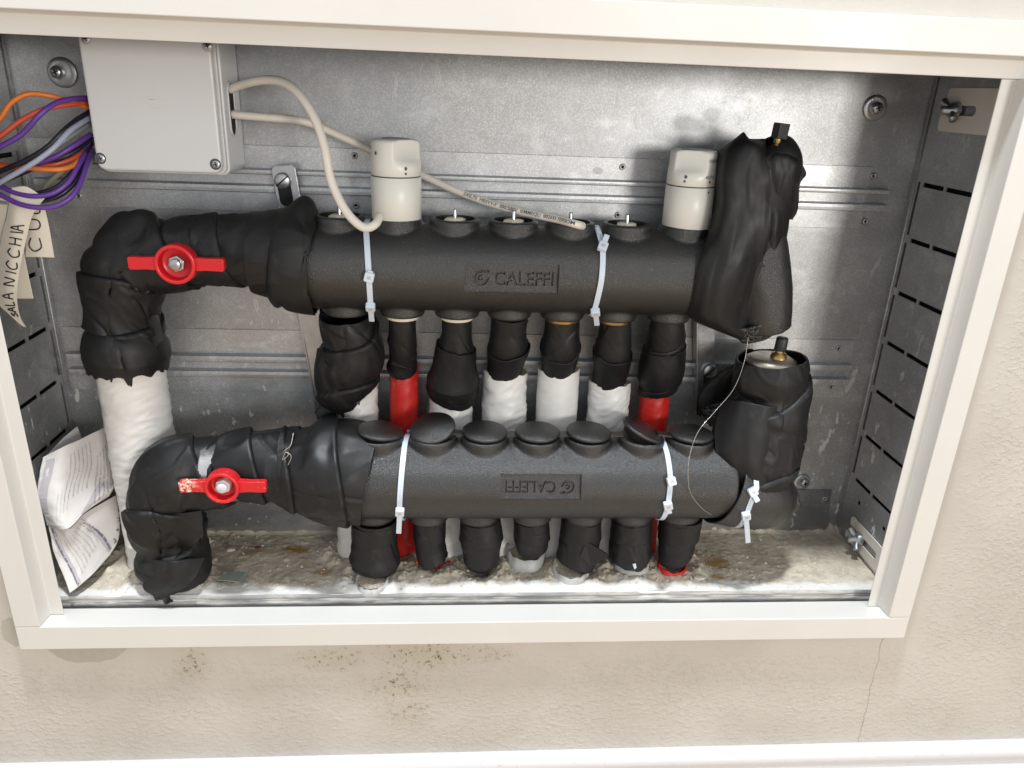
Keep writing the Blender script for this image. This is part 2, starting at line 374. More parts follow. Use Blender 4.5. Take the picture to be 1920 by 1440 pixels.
for i in range(nx + 1):
    x = XL + (XR - XL) * i / nx; v.append((x, .0185, -.004))
for i in range(nx): f.append((b0 + i, b0 + i + 1, i + 1, i))
bed = [q[2] for q in v]
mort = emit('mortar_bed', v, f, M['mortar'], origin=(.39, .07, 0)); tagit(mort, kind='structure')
# ------------------------------------------------------------------ galvanised cabinet
cab = thing('manifold_cabinet', 'galvanised steel cabinet with knock-out side plates and raised rails, set into the wall', 'cabinet', (.386, .07, -.02))
MB().box((XL, BY, -.02), (XR, BY + .002, ZT)).out('back_panel', M['galv'], cab, smooth=False)
MB().box((XL, .0, .515), (XR, BY - .001, .517)).out('top_panel', M['galv'], cab, smooth=False)
# side panels with slots
def side_panel(xp, sgn, rows):
    m = MB(); t = .0012; zlo, zhi = -.02, .515; y0, y1 = .0005, BY - .0002
    holes = []
    sw = .0042
    for i, z in enumerate(rows):
        holes += [(.010, .080, z - sw / 2, z + sw / 2), (.084, .1165, z - sw / 2, z + sw / 2)]
        if i < len(rows) - 1: holes.append((.1215, .1255, rows[i + 1] + .004, z - (.004 if i else -.002)))
    if sgn > 0:
        holes += [(.0975, .1025, .058, .063), (.045, .050, .058, .063)]
    ys = sorted({y0, y1, *[h[0] for h in holes], *[h[1] for h in holes]}); zs = sorted({zlo, zhi, *[h[2] for h in holes], *[h[3] for h in holes]})
    for a, b in zip(ys, ys[1:]):
        run = None
        for c, d in zip(zs, zs[1:]):
            my, mz = (a + b) / 2, (c + d) / 2
            hole = any(h[0] < my < h[1] and h[2] < mz < h[3] for h in holes)
            if hole:
                if run is not None: m.box((xp, a, run), (xp + sgn * t, b, c)); run = None
            elif run is None: run = c
        if run is not None: m.box((xp, a, run), (xp + sgn * t, b, zhi))
    m.out('side_panel', M['galv'], cab, smooth=False)
    # fold along the back corner
    q = MB(); q.tube([(xp - sgn * .0002, BY - .0035, zlo), (xp - sgn * .0002, BY - .0035, zhi)], .0009, 8).out('corner_fold', M['rail'], cab)
side_panel(XR, 1, [.3989, .3459, .2929, .2405, .1868, .1343, .0815])
side_panel(XL, -1, [.3989, .3459, .2929, .2402, .1861, .1342, .0815])
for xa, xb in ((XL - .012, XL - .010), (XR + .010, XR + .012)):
    MB().box((xa, .0, -.02), (xb, BY, .515)).out('shade_backing', M['dark'], cab, smooth=False)  # near-black sheets added so the slots read as shaded hollows
def rail_profile(z_top, z_r1, z_r1b, z_r2, z_r2b, z_bot, x0, x1, xr):
    p, h = .0014, .0088
    plate = MB(); plate.box((x0, BY - p, z_bot), (x1, BY + .0005, z_top)); plate.out('rail_plate', M['rail'], cab, smooth=False, bevel=.0003)
    for a, b in ((z_r1, z_r1b), (z_r2, z_r2b)):
        pr = [(BY - p + .0004, a), (BY - h, a - .0008), (BY - h - .0002, (a + b) / 2), (BY - h, b + .0008), (BY - p + .0004, b)]
        mm = MB(); vv = [(xx, q[0], q[1]) for xx in (x0 + .004, xr) for q in pr]; kk = len(pr)
        mm.add(vv, [(i, i + 1, kk + i + 1, kk + i) for i in range(kk - 1)] + [tuple(range(kk))[::-1], tuple(range(kk, 2 * kk))])
        mm.out('rail_ridge', M['rail'], cab, smooth=False, bevel=.0006)
rail_profile(.4125, .3926, .3868, .3785, .3705, .3530, XL + .004, .757, .776)
rail_profile(.2372, .2125, .2045, .1965, .1885, .1720, XL + .004, .777, .7755)
# bottom curved strip
m = MB(); pr = [(BY - .0012, .0585), (BY - .0016, .046), (BY - .004, .040), (BY - .0045, .032), (BY - .008, .024), (BY - .0095, .017), (BY - .0065, .010), (BY - .006, .004)]
pr = cat(pr, 30); vv = [(xx, q[0], q[1]) for xx in (XL + .02, .787) for q in pr]; k = len(pr)
m.add(vv, [(i, i + 1, k + i + 1, k + i) for i in range(k - 1)]).out('bottom_strip', M['strip'], cab, solid=.001)
# front channel lip under the mortar
m = MB(); pr = cat([(.0178, .0074), (.0172, .0035), (.0185, .001), (.0170, -.003), (.0182, -.0065), (.0215, -.0075)], 14)
v = []; K = len(pr); NX = 200
for i in range(NX + 1):
    xx = XL + .001 + (XR - XL - .002) * i / NX
    for q in pr: v.append((xx, q[0] + .0006 * noise.noise(Vector((xx * 60, q[1] * 90, 0))) + .0010 * noise.noise(Vector((xx * 17, 5, 0))), q[1] + .0010 * noise.noise(Vector((xx * 40, 3, 0)))))
m.add(v, [(i * K + j, (i + 1) * K + j, (i + 1) * K + j + 1, i * K + j + 1) for i in range(NX) for j in range(K - 1)]).out('front_lip', M['chan'], cab)
v = []; f = []
for i in range(301):
    xx = XL + .001 + (XR - XL - .002) * i / 300
    for j in range(9):
        t = j / 8; v.append((xx, .0215 - .011 * t + .0022 * fbm(Vector((xx * 70, t * 2.5, 3)), 4), -.0072 - .012 * t + .0012 * noise.noise(Vector((xx * 90, t * 3, 8)))))
for i in range(300):
    for j in range(8): f.append((i * 9 + j, (i + 1) * 9 + j, (i + 1) * 9 + j + 1, i * 9 + j + 1))
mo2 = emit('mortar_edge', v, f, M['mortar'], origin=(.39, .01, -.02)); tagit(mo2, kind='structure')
def rivet(px, py, y=None):
    p = U(px, py, BY - .0014)
    MB().lathe([(.0011, 0), (.0011, .0009), (.0019, .0016), (.0028, .0012), (.0031, 0)], T(*p) @ FRONT, 18).out('rivet', M['zinc'], cab)
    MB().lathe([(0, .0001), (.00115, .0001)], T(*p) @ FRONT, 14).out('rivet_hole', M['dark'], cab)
for q in ((1167, 313), (1158, 403), (665, 292), (668, 385), (148, 367), (1637, 330), (1622, 415), (1572, 653), (1558, 725), (1546, 935), (1243, 573)): rivet(*q)
def anchor(px, py, r=.013, off=(0, 0)):
    p = U(px, py, BY - .0003)
    w = MB().lathe([(.0, .0012), (r * .35, .0012), (r * .55, .0016), (r * .93, .0020), (r, .0012), (r, 0)], T(*p) @ FRONT, 40).out('anchor_washer', M['zinc'], cab)
    q = p + Vector((off[0], 0, off[1]))
    h = MB().lathe([(0, .0046), (.0030, .0044), (.0050, .0030), (.0054, .0012), (.0054, -.001)], T(*q) @ T(0, -.0012, 0) @ FRONT, 28).out('screw_head', M['zinc'], w)
    c = MB()
    for a in (.4, .4 + PI / 2):
        c.box((-.0026, -.00055, .0040), (.0026, .00055, .0050), T(*q) @ T(0, -.0012, 0) @ FRONT @ Matrix.Rotation(a, 4, 'Z'))
    c.out('cross_recess', M['dark'], h, smooth=False)
anchor(118, 136, .0125, (-.004, .0)); anchor(1640, 202, .0115, (.001, 0)); anchor(1503, 903, .0095, (.002, 0))
# ------------------------------------------------------------------ white frame
fr = thing('cabinet_frame', 'cream enamelled steel frame round the cabinet opening, outer flange proud of the wall', 'frame', (.386, -.01, -.025))
W, H, SD = .773, .491, .017
st = .0125   # inner flange
def rail_poly(pts, name, closed=True):   # quads strip list
    pass
def fbox(name, a, b, M_=None): return MB().box(a, b).out(name, M['frame'], fr, smooth=False, bevel=.0009)
# each rail: extruded cross-section (distance from opening u outward, y)
def rail_side(name, sec, p0, p1, udir, cut0, cut1):
    """sec: [(u,y)], extruded from p0 to p1; cut = shift of end along the run per unit u"""
    ax = (Vector(p1) - Vector(p0)); L = ax.length; ax = ax.normalized(); ud = Vector(udir); m = MB(); v = []
    for e in (0, 1):
        for u, y in sec:
            s = (L + cut1 * u) if e else (-cut0 * u)
            v.append(Vector(p0) + ax * s + ud * u + Vector((0, y, 0)))
    k = len(sec)
    m.add(v, [(i, (i + 1) % k, k + (i + 1) % k, k + i) for i in range(k)] + [tuple(range(k))[::-1], tuple(range(k, 2 * k))])
    return m.out(name, M['frame'], fr, smooth=False, bevel=.0011)
t = .0014
secS = [(0, t), (0, 0), (st - .001, 0), (st + .0005, -SD), (.0345, -SD), (.0345, WALLY - .0004), (.0345 - t, WALLY - .0004), (.0345 - t, -SD + t), (st + .002, -SD + t), (st + .001, t)]
secB = [(0, t + .008), (.0, -SD), (.0250, -SD), (.0250, WALLY - .0004), (.0250 - t, WALLY - .0004), (.0250 - t, -SD + t), (t, -SD + t), (t, t + .008)]
secT = [(0, t), (0, 0), (st + .001, 0), (st + .0025, -SD), (.0385, -SD), (.0385, WALLY - .0004), (.0385 - t, WALLY - .0004), (.0385 - t, -SD + t), (st + .004, -SD + t), (st + .003, t)]
rail_side('side_rail', secS, (W, 0, .0003), (W, 0, H - .0002), (1, 0, 0), 0, 0)
rail_side('side_rail', secS, (0, 0, .0003), (0, 0, H - .0002), (-1, 0, 0), 0, 0)
rail_side('bottom_rail', secB, (-.0345, 0, 0), (W + .0345, 0, 0), (0, 0, -1), 0, 0)
rail_side('top_rail', secT, (-.0345, 0, H), (W + .0345, 0, H), (0, 0, 1), 0, 0)
# slotted mounting tabs on the right hand side panel, each with a wing screw
def tab(zc, half, yin, ya):
    poly = [(.010, zc + half)]
    def arc(cy, cz, r, a0, a1, n=5): return [(cy + r * math.cos(a0 + (a1 - a0) * i / n), cz + r * math.sin(a0 + (a1 - a0) * i / n)) for i in range(n + 1)]
    r = .004; sl = .0042
    poly += arc(yin - r, zc + half - r, r, PI / 2, 0); poly += arc(yin - .0025, zc + sl + .0025, .0025, 0, -PI / 2, 3)
    poly += arc(ya, zc, sl, PI / 2, 3 * PI / 2, 8)
    poly += arc(yin + .002, zc - sl - .0025, .0025, PI / 2, 0, 3); poly += arc(yin + .0045 - r, zc - half + r, r, 0, -PI / 2)
    poly += [(.010, zc - half)]
    m = MB(); k = len(poly)
    v = [(XR - .0022, a, b) for a, b in poly] + [(XR - .0008, a, b) for a, b in poly]
    m.add(v, [tuple(range(k)), tuple(range(k, 2 * k))[::-1]] + [(i, k + i, k + (i + 1) % k, (i + 1) % k) for i in range(k)])
    tb = m.out('mounting_tab', M['tab'], fr, smooth=False)
    c = MB(); P = (XR - .0022, (yin + ya) / 2 + .002, zc); A = T(*P) @ Matrix.Rotation(-PI / 2, 4, 'Y')
    c.lathe([(.0072, 0), (.0074, .003), (.006, .006), (.0035, .0072), (.0035, .014), (0, .0145)], A, 20)
    for s in (-1, 1): c.tube(cat([(XR - .005, P[1], zc), (XR - .009, P[1] + s * .006, zc + s * .0045), (XR - .010, P[1] + s * .010, zc + s * .0075)], 8), lambda u: .0026 + .0012 * u, 8)
    c.out('wing_screw', M['zinc'], fr)
tab(.4665, .0185, .107, .066); tab(.0275, .0150, .104, .050)
# ------------------------------------------------------------------ brackets carrying the manifolds
def bracket(label, P0, P1, halfw, y0, y1, bolts, taper=1.0, grp='slotted manifold brackets'):
    a = U(*P0, y0); b = U(*P1, y1)
    t = thing('manifold_bracket', label, 'bracket', b, grp)
    d = (b - a).normalized(); sx = Vector((1, 0, 0)); sx = (sx - d * sx.dot(d)).normalized(); nn = d.cross(sx)
    if nn.y > 0: nn = -nn
    Mx = Matrix((sx, -d, nn)).transposed().to_4x4(); Mx.translation = a; L = (b - a).length
    m = MB(); m.prism([(-halfw, .003), (-halfw + .003, .006), (halfw - .003, .006), (halfw, .003), (halfw, -L * .8), (halfw * .4, -L), (-halfw, -L)], Mx, 0, .0025)
    m.prism([(-halfw - .0001, -.03), (-halfw + .0022, -.03), (-halfw + .0022, -L * .95), (-halfw - .0001, -L * .95)], Mx, -.010, .0030)
    m.out('bracket_plate', M['zinc'], t, smooth=False, bevel=.0006)
    for (px, py) in bolts:
        p = U(px, py, (a.y + b.y) / 2 if len(bolts) > 1 else y0 + (y1 - y0) * (py - P0[1]) / (P1[1] - P0[1])) + nn * .003
        N = T(*p) @ Matrix((sx, -d, nn)).transposed().to_4x4()
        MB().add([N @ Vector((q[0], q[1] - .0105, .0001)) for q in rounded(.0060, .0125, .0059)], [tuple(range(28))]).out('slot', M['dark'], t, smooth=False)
        bo = MB().lathe([(0, .0045), (.0062, .0044), (.0072, .0034), (.0075, .001), (.0075, -.001)], N, 26).out('bolt', M['zinc'], t)
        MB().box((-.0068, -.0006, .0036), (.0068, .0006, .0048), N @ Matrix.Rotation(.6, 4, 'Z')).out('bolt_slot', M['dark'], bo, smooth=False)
    return t
bracket('galvanised bracket strip with a slotted bolt, showing below the junction box', (533, 322), (617, 790), .0108, .122, .122, [(532, 338)])
bracket('galvanised bracket strip hanging behind the right ends of both manifolds', (1322, 420), (1322, 760), .0095, .118, .120, [(1328, 692)])
# ------------------------------------------------------------------ sleeves
def sleeve(name, ctrl, mat, parent=None, ns=110, nt=96, e0=None, e1=None, lap=None, wr=(.0012, 14, 0), fr_=1.0, th=.0022, t0=0, t1=2 * PI, off=0.0, folds=(), **kw):
    """a sheet rolled round a path. ctrl = (px, py, y, half width in px); th 0 faces the viewer"""
    C = []
    for c in ctrl:
        p = U(c[0], c[1], c[2]); C.append((p.x, p.y, p.z, c[3] * depth(p) / FPX))
    Q = cat(C, 200)
    Ls = [0]
    for i in range(1, 200): Ls.append(Ls[-1] + (Vector(Q[i][:3]) - Vector(Q[i - 1][:3])).length)
    L = Ls[-1]
    full = abs(t1 - t0 - 2 * PI) < 1e-6
    def at(s):
        x = max(0, min(1, s)) * L
        lo, hi = 0, 199
        while hi - lo > 1:
            md = (lo + hi) // 2
            if Ls[md] <= x: lo = md
            else: hi = md
        u = (x - Ls[lo]) / max(1e-9, Ls[hi] - Ls[lo]); a, b = Q[lo], Q[hi]
        p = Vector([a[k] + (b[k] - a[k]) * u for k in range(3)]); r = a[3] + (b[3] - a[3]) * u
        i0, i1 = max(0, lo - 6), min(199, hi + 6)
        tn = (Vector(Q[i1][:3]) - Vector(Q[i0][:3])).normalized()
        if s < 0: p = p + tn * s * L
        if s > 1: p = p + tn * (s - 1) * L
        return p, r, tn
    if mat is M['rubber'] and ns >= 80: ns = int(ns * 1.5); nt = int(nt * 1.5)
    V = []; F = []; m = nt if full else nt + 1; sd = wr[2] * 7.3 if len(wr) > 2 else 0
    for j in range(ns + 1):
        vv = j / ns
        for i in range(m):
            th_ = t0 + (t1 - t0) * i / nt
            a0 = e0(th_) if e0 else 0; a1 = 1 + (e1(th_) if e1 else 0)
            s = a0 + (a1 - a0) * vv; p, r, tn = at(s)
            D = Vector((0, -1, 0)); D = (D - tn * D.dot(tn)).normalized(); X = tn.cross(D)
            rad = D * math.cos(th_) * fr_ + X * math.sin(th_)
            o = off
            if lap:
                N_, step, ph = lap; u = s * N_ - th_ / (2 * PI) + ph + .10 * math.sin(th_) * math.sin(s * 9 + sd) ; fu = u - math.floor(u)
                o += step * (1 - fu) * (1 if fu > .02 else fu / .02)
            q = Vector((math.cos(th_) * r * wr[1] * 1.0, math.sin(th_) * r * wr[1], s * L * wr[1] + th_ * .25 + sd))
            w1 = noise.noise(q * 3.2 + Vector((sd, 0, 0))); w2 = 1 - abs(noise.noise(Vector((q.x * 4 + q.z * 2.6, q.y * 4, q.z * 3.0 - q.x * 2 + 5 + sd)))) * 2.2
            o += wr[0] * (w1 * 1.2 + max(0, w2 - .3) * .7) + wr[0] * .10 * noise.noise(q * 8)
            cz_ = noise.noise(Vector((q.x * 1.6 + q.z * 1.1, q.y * 1.6 - q.z * .4, q.z * .8 + sd + 3))); o -= wr[0] * 1.5 * math.exp(-(cz_ / .045)**2) * (.3 + max(0, w1) * 1.6)
            for (s0, c0, ds, dth, amp) in folds:
                aa = ((s - s0) / ds)**2; dd = math.atan2(math.sin(th_ - c0), math.cos(th_ - c0)); o += amp * math.exp(-aa - (dd / dth)**2)
            V.append(p + rad * (r + o))
    for j in range(ns):
        for i in range(nt):
            i2 = (i + 1) % m if full else i + 1
            F.append((j * m + i, j * m + i2, (j + 1) * m + i2, (j + 1) * m + i))
    F = [q[::-1] for q in F]
    ob = emit(name, V, F, mat, parent, solid=th if th else None, **kw)
    if lap and parent is not None and mat is M['rubber'] and ns >= 130:
        N_, step, ph = lap; ch = {}; em = MB()
        for i in range(m):
            th_ = t0 + (t1 - t0) * i / nt; a0 = e0(th_) if e0 else 0; a1 = 1 + (e1(th_) if e1 else 0); pk = None
            for j in range(ns + 1):
                ss = a0 + (a1 - a0) * j / ns; k = math.floor(ss * N_ - th_ / (2 * PI) + ph + .10 * math.sin(th_) * math.sin(ss * 9 + sd))
                if pk is not None and k != pk and 2 < j < ns - 2: ch.setdefault(k, []).append((i, V[j * m + i].copy(), V[min(ns, j + 1) * m + i].copy()))
                pk = k
        for k, L_ in ch.items():
            run = []
            for q in L_ + [(10**6, None, None)]:
                if run and q[0] != run[-1][0] + 1:
                    if len(run) > 6: em.tube(cat([(a_[2] * .6 + a_[1] * .4) for a_ in run[::2]], len(run)), lambda u: .0005 + .0005 * abs(noise.noise(Vector((u * 30, k, sd)))), 6)
                    run = []
                run.append(q)
        if em.v: em.out('sheet_edge', M['edge'], parent)
    return ob
def sheet(rows, nu=26, nv=40, crumple=.0, seed=0):
    """rows of (px,py,y) -> callable surface and grid"""
    R_ = [[tuple(U(*q)) for q in row] for row in rows]
    cols = [cat(row, nu) for row in R_]
    G = []
    for i in range(nu): G.append(cat([c[i] for c in cols], nv))
    def at(u, v):
        a = u * (nu - 1); b = v * (nv - 1); i = min(int(a), nu - 2); j = min(int(b), nv - 2); i = max(i, 0); j = max(j, 0); fa, fb = a - i, b - j
        P = [Vector(G[i][j]), Vector(G[i + 1][j]), Vector(G[i][j + 1]), Vector(G[i + 1][j + 1])]
        p = P[0].lerp(P[1], fa).lerp(P[2].lerp(P[3], fa), fb)
        p.y += crumple * (fbm(Vector((u * 3 + seed, v * 3, seed)), 3) + .8 * abs(noise.noise(Vector((u * 5 + v * 3, v * 4 - u * 2, seed)))))
        return p
    return at
def sheet_mesh(name, at, mat, parent=None, nu=40, nv=60, th=.0003):
    V = [at(i / nu, j / nv) for j in range(nv + 1) for i in range(nu + 1)]
    F_ = [(j * (nu + 1) + i, j * (nu + 1) + i + 1, (j + 1) * (nu + 1) + i + 1, (j + 1) * (nu + 1) + i) for j in range(nv) for i in range(nu)]
    o = emit(name, V, F_, mat, parent); m_ = o.modifiers.new('s', 'SOLIDIFY'); m_.thickness = th; m_.offset = 0; return o
def rag(amp, fq, seed, tilt=0.0, ph=0.0):
    return lambda t: tilt * math.sin(t + ph) + amp * noise.noise(Vector((math.cos(t) * fq, math.sin(t) * fq, seed * 3.1))) + amp * .5 * noise.noise(Vector((math.cos(t) * fq * 4, math.sin(t) * fq * 4, seed * 5.7)))
# ------------------------------------------------------------------ manifolds
R = .039; R0 = .0385
def letters(cx, w_, zc, dpt, flip, ang, yc, zax, y_in):
    """cutter geometry of the moulded word and emblem, on a plane facing the viewer"""
    mb = MB()
    v, f = text_geo('CALEFFI', 1.0, .5, .018)
    xs = [q.x for q in v]; ys = [q.y for q in v]; sx = (w_ * .63) / (max(xs) - min(xs)); sy = w_ * .155 / (max(ys) - min(ys)); mx, my = (max(xs) + min(xs)) / 2, (max(ys) + min(ys)) / 2
    v = [Vector(((q.x - mx) * sx + w_ * .13, (q.y - my) * sy, q.z * dpt * 2)) for q in v]
    mb.add(v, f)
    r1, r2 = w_ * .088, w_ * .052; ex = -w_ * .33
    def arc(ra, rb, a0, a1, n=28):
        p = [(ex + ra * math.cos(a0 + (a1 - a0) * i / n), ra * math.sin(a0 + (a1 - a0) * i / n)) for i in range(n + 1)]
        return p + [(ex + rb * math.cos(a1 - (a1 - a0) * i / n), rb * math.sin(a1 - (a1 - a0) * i / n)) for i in range(n + 1)]
    I = Matrix.Identity(4)
    mb.prism(arc(r1, r2, math.radians(75), math.radians(360)), I, -dpt, dpt)
    mb.prism([(ex + r1 * .35, r1 * .62), (ex + r1 * 1.0, r1 * .62), (ex + r1 * 1.0, r1 * 1.0), (ex + r1 * .35, r1 * 1.0)], I, -dpt, dpt)
    mb.prism(arc(r2 * .62, r2 * .25, math.radians(50), math.radians(330), 18), I, -dpt, dpt)
    A = T(cx, yc, zax) @ Matrix.Rotation(-ang, 4, 'X') @ T(0, -y_in, 0) @ FRONT @ (Matrix.Rotation(PI, 4, 'Z') if flip else I)
    mb.v = [A @ q for q in mb.v]
    return mb
def manifold_shell(name, x0, x1, yc, zc, xs_top, xs_bot, top_h, bot_h, holes, logo, parent):
    mb = MB(); AX = T(0, yc, zc) @ Matrix.Rotation(PI / 2, 4, 'Y')
    L = x1 - x0
    mb.lathe([(0, x0), (R - .003, x0), (R, x0 + .003), (R, x1 - .003), (R - .003, x1), (0, x1)], AX, 96)
    for x in xs_top: mb.lathe([(0, R - .02), (.0225, R - .02), (.0222, R + top_h - .0015), (.021, R + top_h), (0, R + top_h)], T(x, yc, zc), 48)
    for x in xs_bot: mb.lathe([(0, -R + .02), (.020, -R + .02), (.0205, -R - bot_h + .001), (.0195, -R - bot_h), (0, -R - bot_h)], T(x, yc, zc), 48)
    def rem(o):
        m = o.modifiers.new('r', 'REMESH'); m.mode = 'VOXEL'; m.voxel_size = .0011; m.use_smooth_shade = True
        m = o.modifiers.new('s', 'SMOOTH'); m.iterations = 9; m.factor = .8
    v, f = baked(mb, 'tmp', [rem])
    cut = MB(); lx, lw, lh, ang, flip = logo
    for x in holes:
        cut.lathe([(0, R - .014), (.0172, R - .014), (.0178, R + top_h + .01), (0, R + top_h + .01)], T(x, yc, zc), 40)
    y_in = R - .0034
    B_ = T(lx, yc, zc) @ Matrix.Rotation(-ang, 4, 'X')
    cut.box((-lw / 2, -R - .01, -lh / 2), (lw / 2, -y_in, lh / 2), B_)
    let = letters(lx, lw, 0, .0021, flip, ang, yc, zc, y_in)
    objs = []
    def boo(geo):
        def g(o):
            me = bpy.data.meshes.new('c'); me.from_pydata([tuple(q) for q in geo.v], [], geo.f); me.update()
            bm = bmesh.new(); bm.from_mesh(me); bmesh.ops.remove_doubles(bm, verts=bm.verts, dist=1e-7); bmesh.ops.recalc_face_normals(bm, faces=bm.faces); bm.to_mesh(me); bm.free()
            c = bpy.data.objects.new('c', me); COL.objects.link(c); objs.append(c)
            m = o.modifiers.new('b', 'BOOLEAN'); m.operation = 'DIFFERENCE'; m.solver = 'EXACT'; m.object = c
        return g
    base = MB(); base.v = v; base.f = f
    v2, f2 = baked(base, 'tmp', [boo(cut)]); base.v = v2; base.f = f2
    try:
        v3, f3 = baked(base, 'tmp', [boo(let)])
        if len(v3) > len(v2) * .7: v2, f2 = v3, f3
    except Exception as e: print('logo', e)
    for c in objs: bpy.data.objects.remove(c)
    o = emit(name, v2, f2, M['foam'], parent)
    o.data.set_sharp_from_angle(angle=math.radians(38))
    return o
UY, UZc = .078, .3165; LY, LZc = .048, .119
up_x = [U(px, 585, UY).x for px in (651, 755, 857, 955, 1054, 1153, 1253)]
up_tx = [U(px, 412, UY).x for px in (637, 744, 853, 963, 1070, 1176, 1285)]
low_tx = [U(px, 803, LY).x for px in (712, 812, 909, 1008, 1104, 1204, 1297)]
low_bx = [U(px, 975, LY).x for px in (703, 803, 897, 996, 1092, 1183, 1272)]
mu = thing('flow_manifold', 'charcoal foam-clad manifold with open valve cups on top and an upright logo', 'manifold', (.4, UY, UZc - .05), 'foam-clad heating manifolds')
ml = thing('flow_manifold', 'charcoal foam-clad manifold with seven disc caps on top and an upside-down logo', 'manifold', (.44, LY, LZc - .05), 'foam-clad heating manifolds')
lg = U(960, 520, UY - R)
manifold_shell('foam_shell', U(570, 495, UY).x, U(1345, 510, UY).x, UY, UZc, up_tx, up_x, .0055, .0052, [up_tx[i] for i in (0, 2, 3, 4, 5)], (lg.x, .0815, .0255, 0.0, False), mu)
lg = cyl_hit(1015, 914, LY, LZc, R)
manifold_shell('foam_shell', U(660, 893, LY).x, U(1362, 897, LY).x, LY, LZc, low_tx, low_bx, .0062, .0050, [], (lg.x, .0745, .0245, math.asin((lg.z - LZc) / R), True), ml)
# valve inserts in the open cups
for i in (0, 2, 3, 4, 5):
    x = up_tx[i]
    h = MB().lathe([(0, .0445), (.0074, .0445), (.0080, .0435), (.0080, .036), (.0098, .0355), (.0098, .027), (.0112, .0262), (.0112, .02)], T(x, UY, UZc), 6 if False else 24)
    h = h.out('valve_insert', M['hex'], mu)
    m = MB(); m.prism([(.0100 * math.cos(a * PI / 3 + .3), .0100 * math.sin(a * PI / 3 + .3)) for a in range(6)], T(x, UY, UZc), .0395, .0440); m.out('hex_nut', M['hex'], h, smooth=False, bevel=.0008)
    MB().lathe([(.0018, .040), (.0018, .0515), (.0015, .0523), (0, .0523)], T(x, UY, UZc), 14).out('valve_pin', M['steelpin'], h)
for i, x in enumerate(up_x):
    if i in (1, 2, 4, 5):
        MB().lathe([(0, -.0478), (.0145, -.0478), (.0150, -.0470), (.0150, -.040)], T(x, UY, UZc), 28).out('outlet_ring', M['brass'] if i in (4, 5) else M['hex'], mu)
# disc caps on the lower manifold
tilts = [(-.02, .10, 0), (.30, -.16, .0035), (.04, .02, 0), (.02, 0, 0), (.03, .04, .0005), (.02, .42, .0035), (-.02, .02, -.0004)]
for i, x in enumerate(low_tx):
    a, b, up = tilts[i]
    Mx = T(x, LY, LZc + R + .0080 + up) @ Matrix.Rotation(a, 4, 'X') @ Matrix.Rotation(b, 4, 'Y')
    m = MB(); m.lathe([(0, .0036), (.0200, .0036), (.0212, .0028), (.0214, .0010), (.0205, .0), (.0172, -.0002), (.0166, -.006), (0, -.006)], Mx, 56)
    m.out('disc_cap', M['foam'], ml)
for i in range(6):
    if i in (0,): continue
    xa, xb = low_tx[i] + .019, low_tx[i + 1] - .019; za = LZc + R + .0085 + tilts[i][2] * .5; zb_ = LZc + R + .0085 + tilts[i + 1][2] * .5
    if i == 4: zb_ -= .001; xb -= .004
    m = MB(); m.add([(xa - .004, LY - .005, za), (xb + .004, LY - .005, zb_), (xb + .004, LY + .004, zb_), (xa - .004, LY + .004, za)], [(0, 1, 2, 3)]); m.out('cap_link', M['foam'], ml, smooth=False, solid=.0018)
# foam elbow ends, visible beyond the wraps
sleeve('end_elbow', [(1350, 900, .050, 78), (1400, 915, .052, 72), (1440, 925, .056, 60), (1468, 925, .06, 34)], M['foam'], ml, ns=60, nt=72, wr=(.0004, 10, 3), e1=rag(.06, 1.2, 3, .12, .6), folds=((.55, -1.35, .25, .25, -.006),))
sleeve('end_elbow', [(1424, 430, .066, 40), (1426, 480, .064, 46), (1431, 540, .062, 47), (1434, 590, .062, 44), (1437, 614, .062, 40)], M['foam'], mu, ns=60, nt=72, wr=(.0004, 10, 4), e1=rag(.02, 1.2, 4, -.02, .2))
# ------------------------------------------------------------------ actuators
def cyl_text(s, size, x, z, yc, zc_unused, R_, ang, mat, parent, rot=0.0, name='printed_mark', geo=None, bold=.0):
    v, f = geo if geo else text_geo(s, size, 0, bold)
    c, sn = math.cos(rot), math.sin(rot); V = []
    for q in v:
        u_, w_ = q.x * c - q.y * sn, q.x * sn + q.y * c
        a = ang + u_ / R_; V.append(Vector((x + (R_ + .00025) * math.sin(a), yc - (R_ + .00025) * math.cos(a), z + w_)))
    return emit(name, V, f, mat, parent, smooth=False)
def tri(s, up=True):
    k = 1 if up else -1
    return ([Vector(q) for q in ((-s, 0, 0), (s, 0, 0), (s * .75, k * s * 1.2, 0), (0, k * s * 2, 0), (-s * .75, k * s * 1.2, 0))], [(0, 1, 2, 3, 4)])
HAND = ([Vector(q) * .0001 for q in ((-10, -14, 0), (8, -14, 0), (12, -4, 0), (14, 6, 0), (9, 5, 0), (8, 14, 0), (4, 15, 0), (2, 8, 0), (-2, 16, 0), (-6, 15, 0), (-6, 7, 0), (-11, 12, 0), (-14, 8, 0), (-9, 0, 0))], [tuple(range(14))])
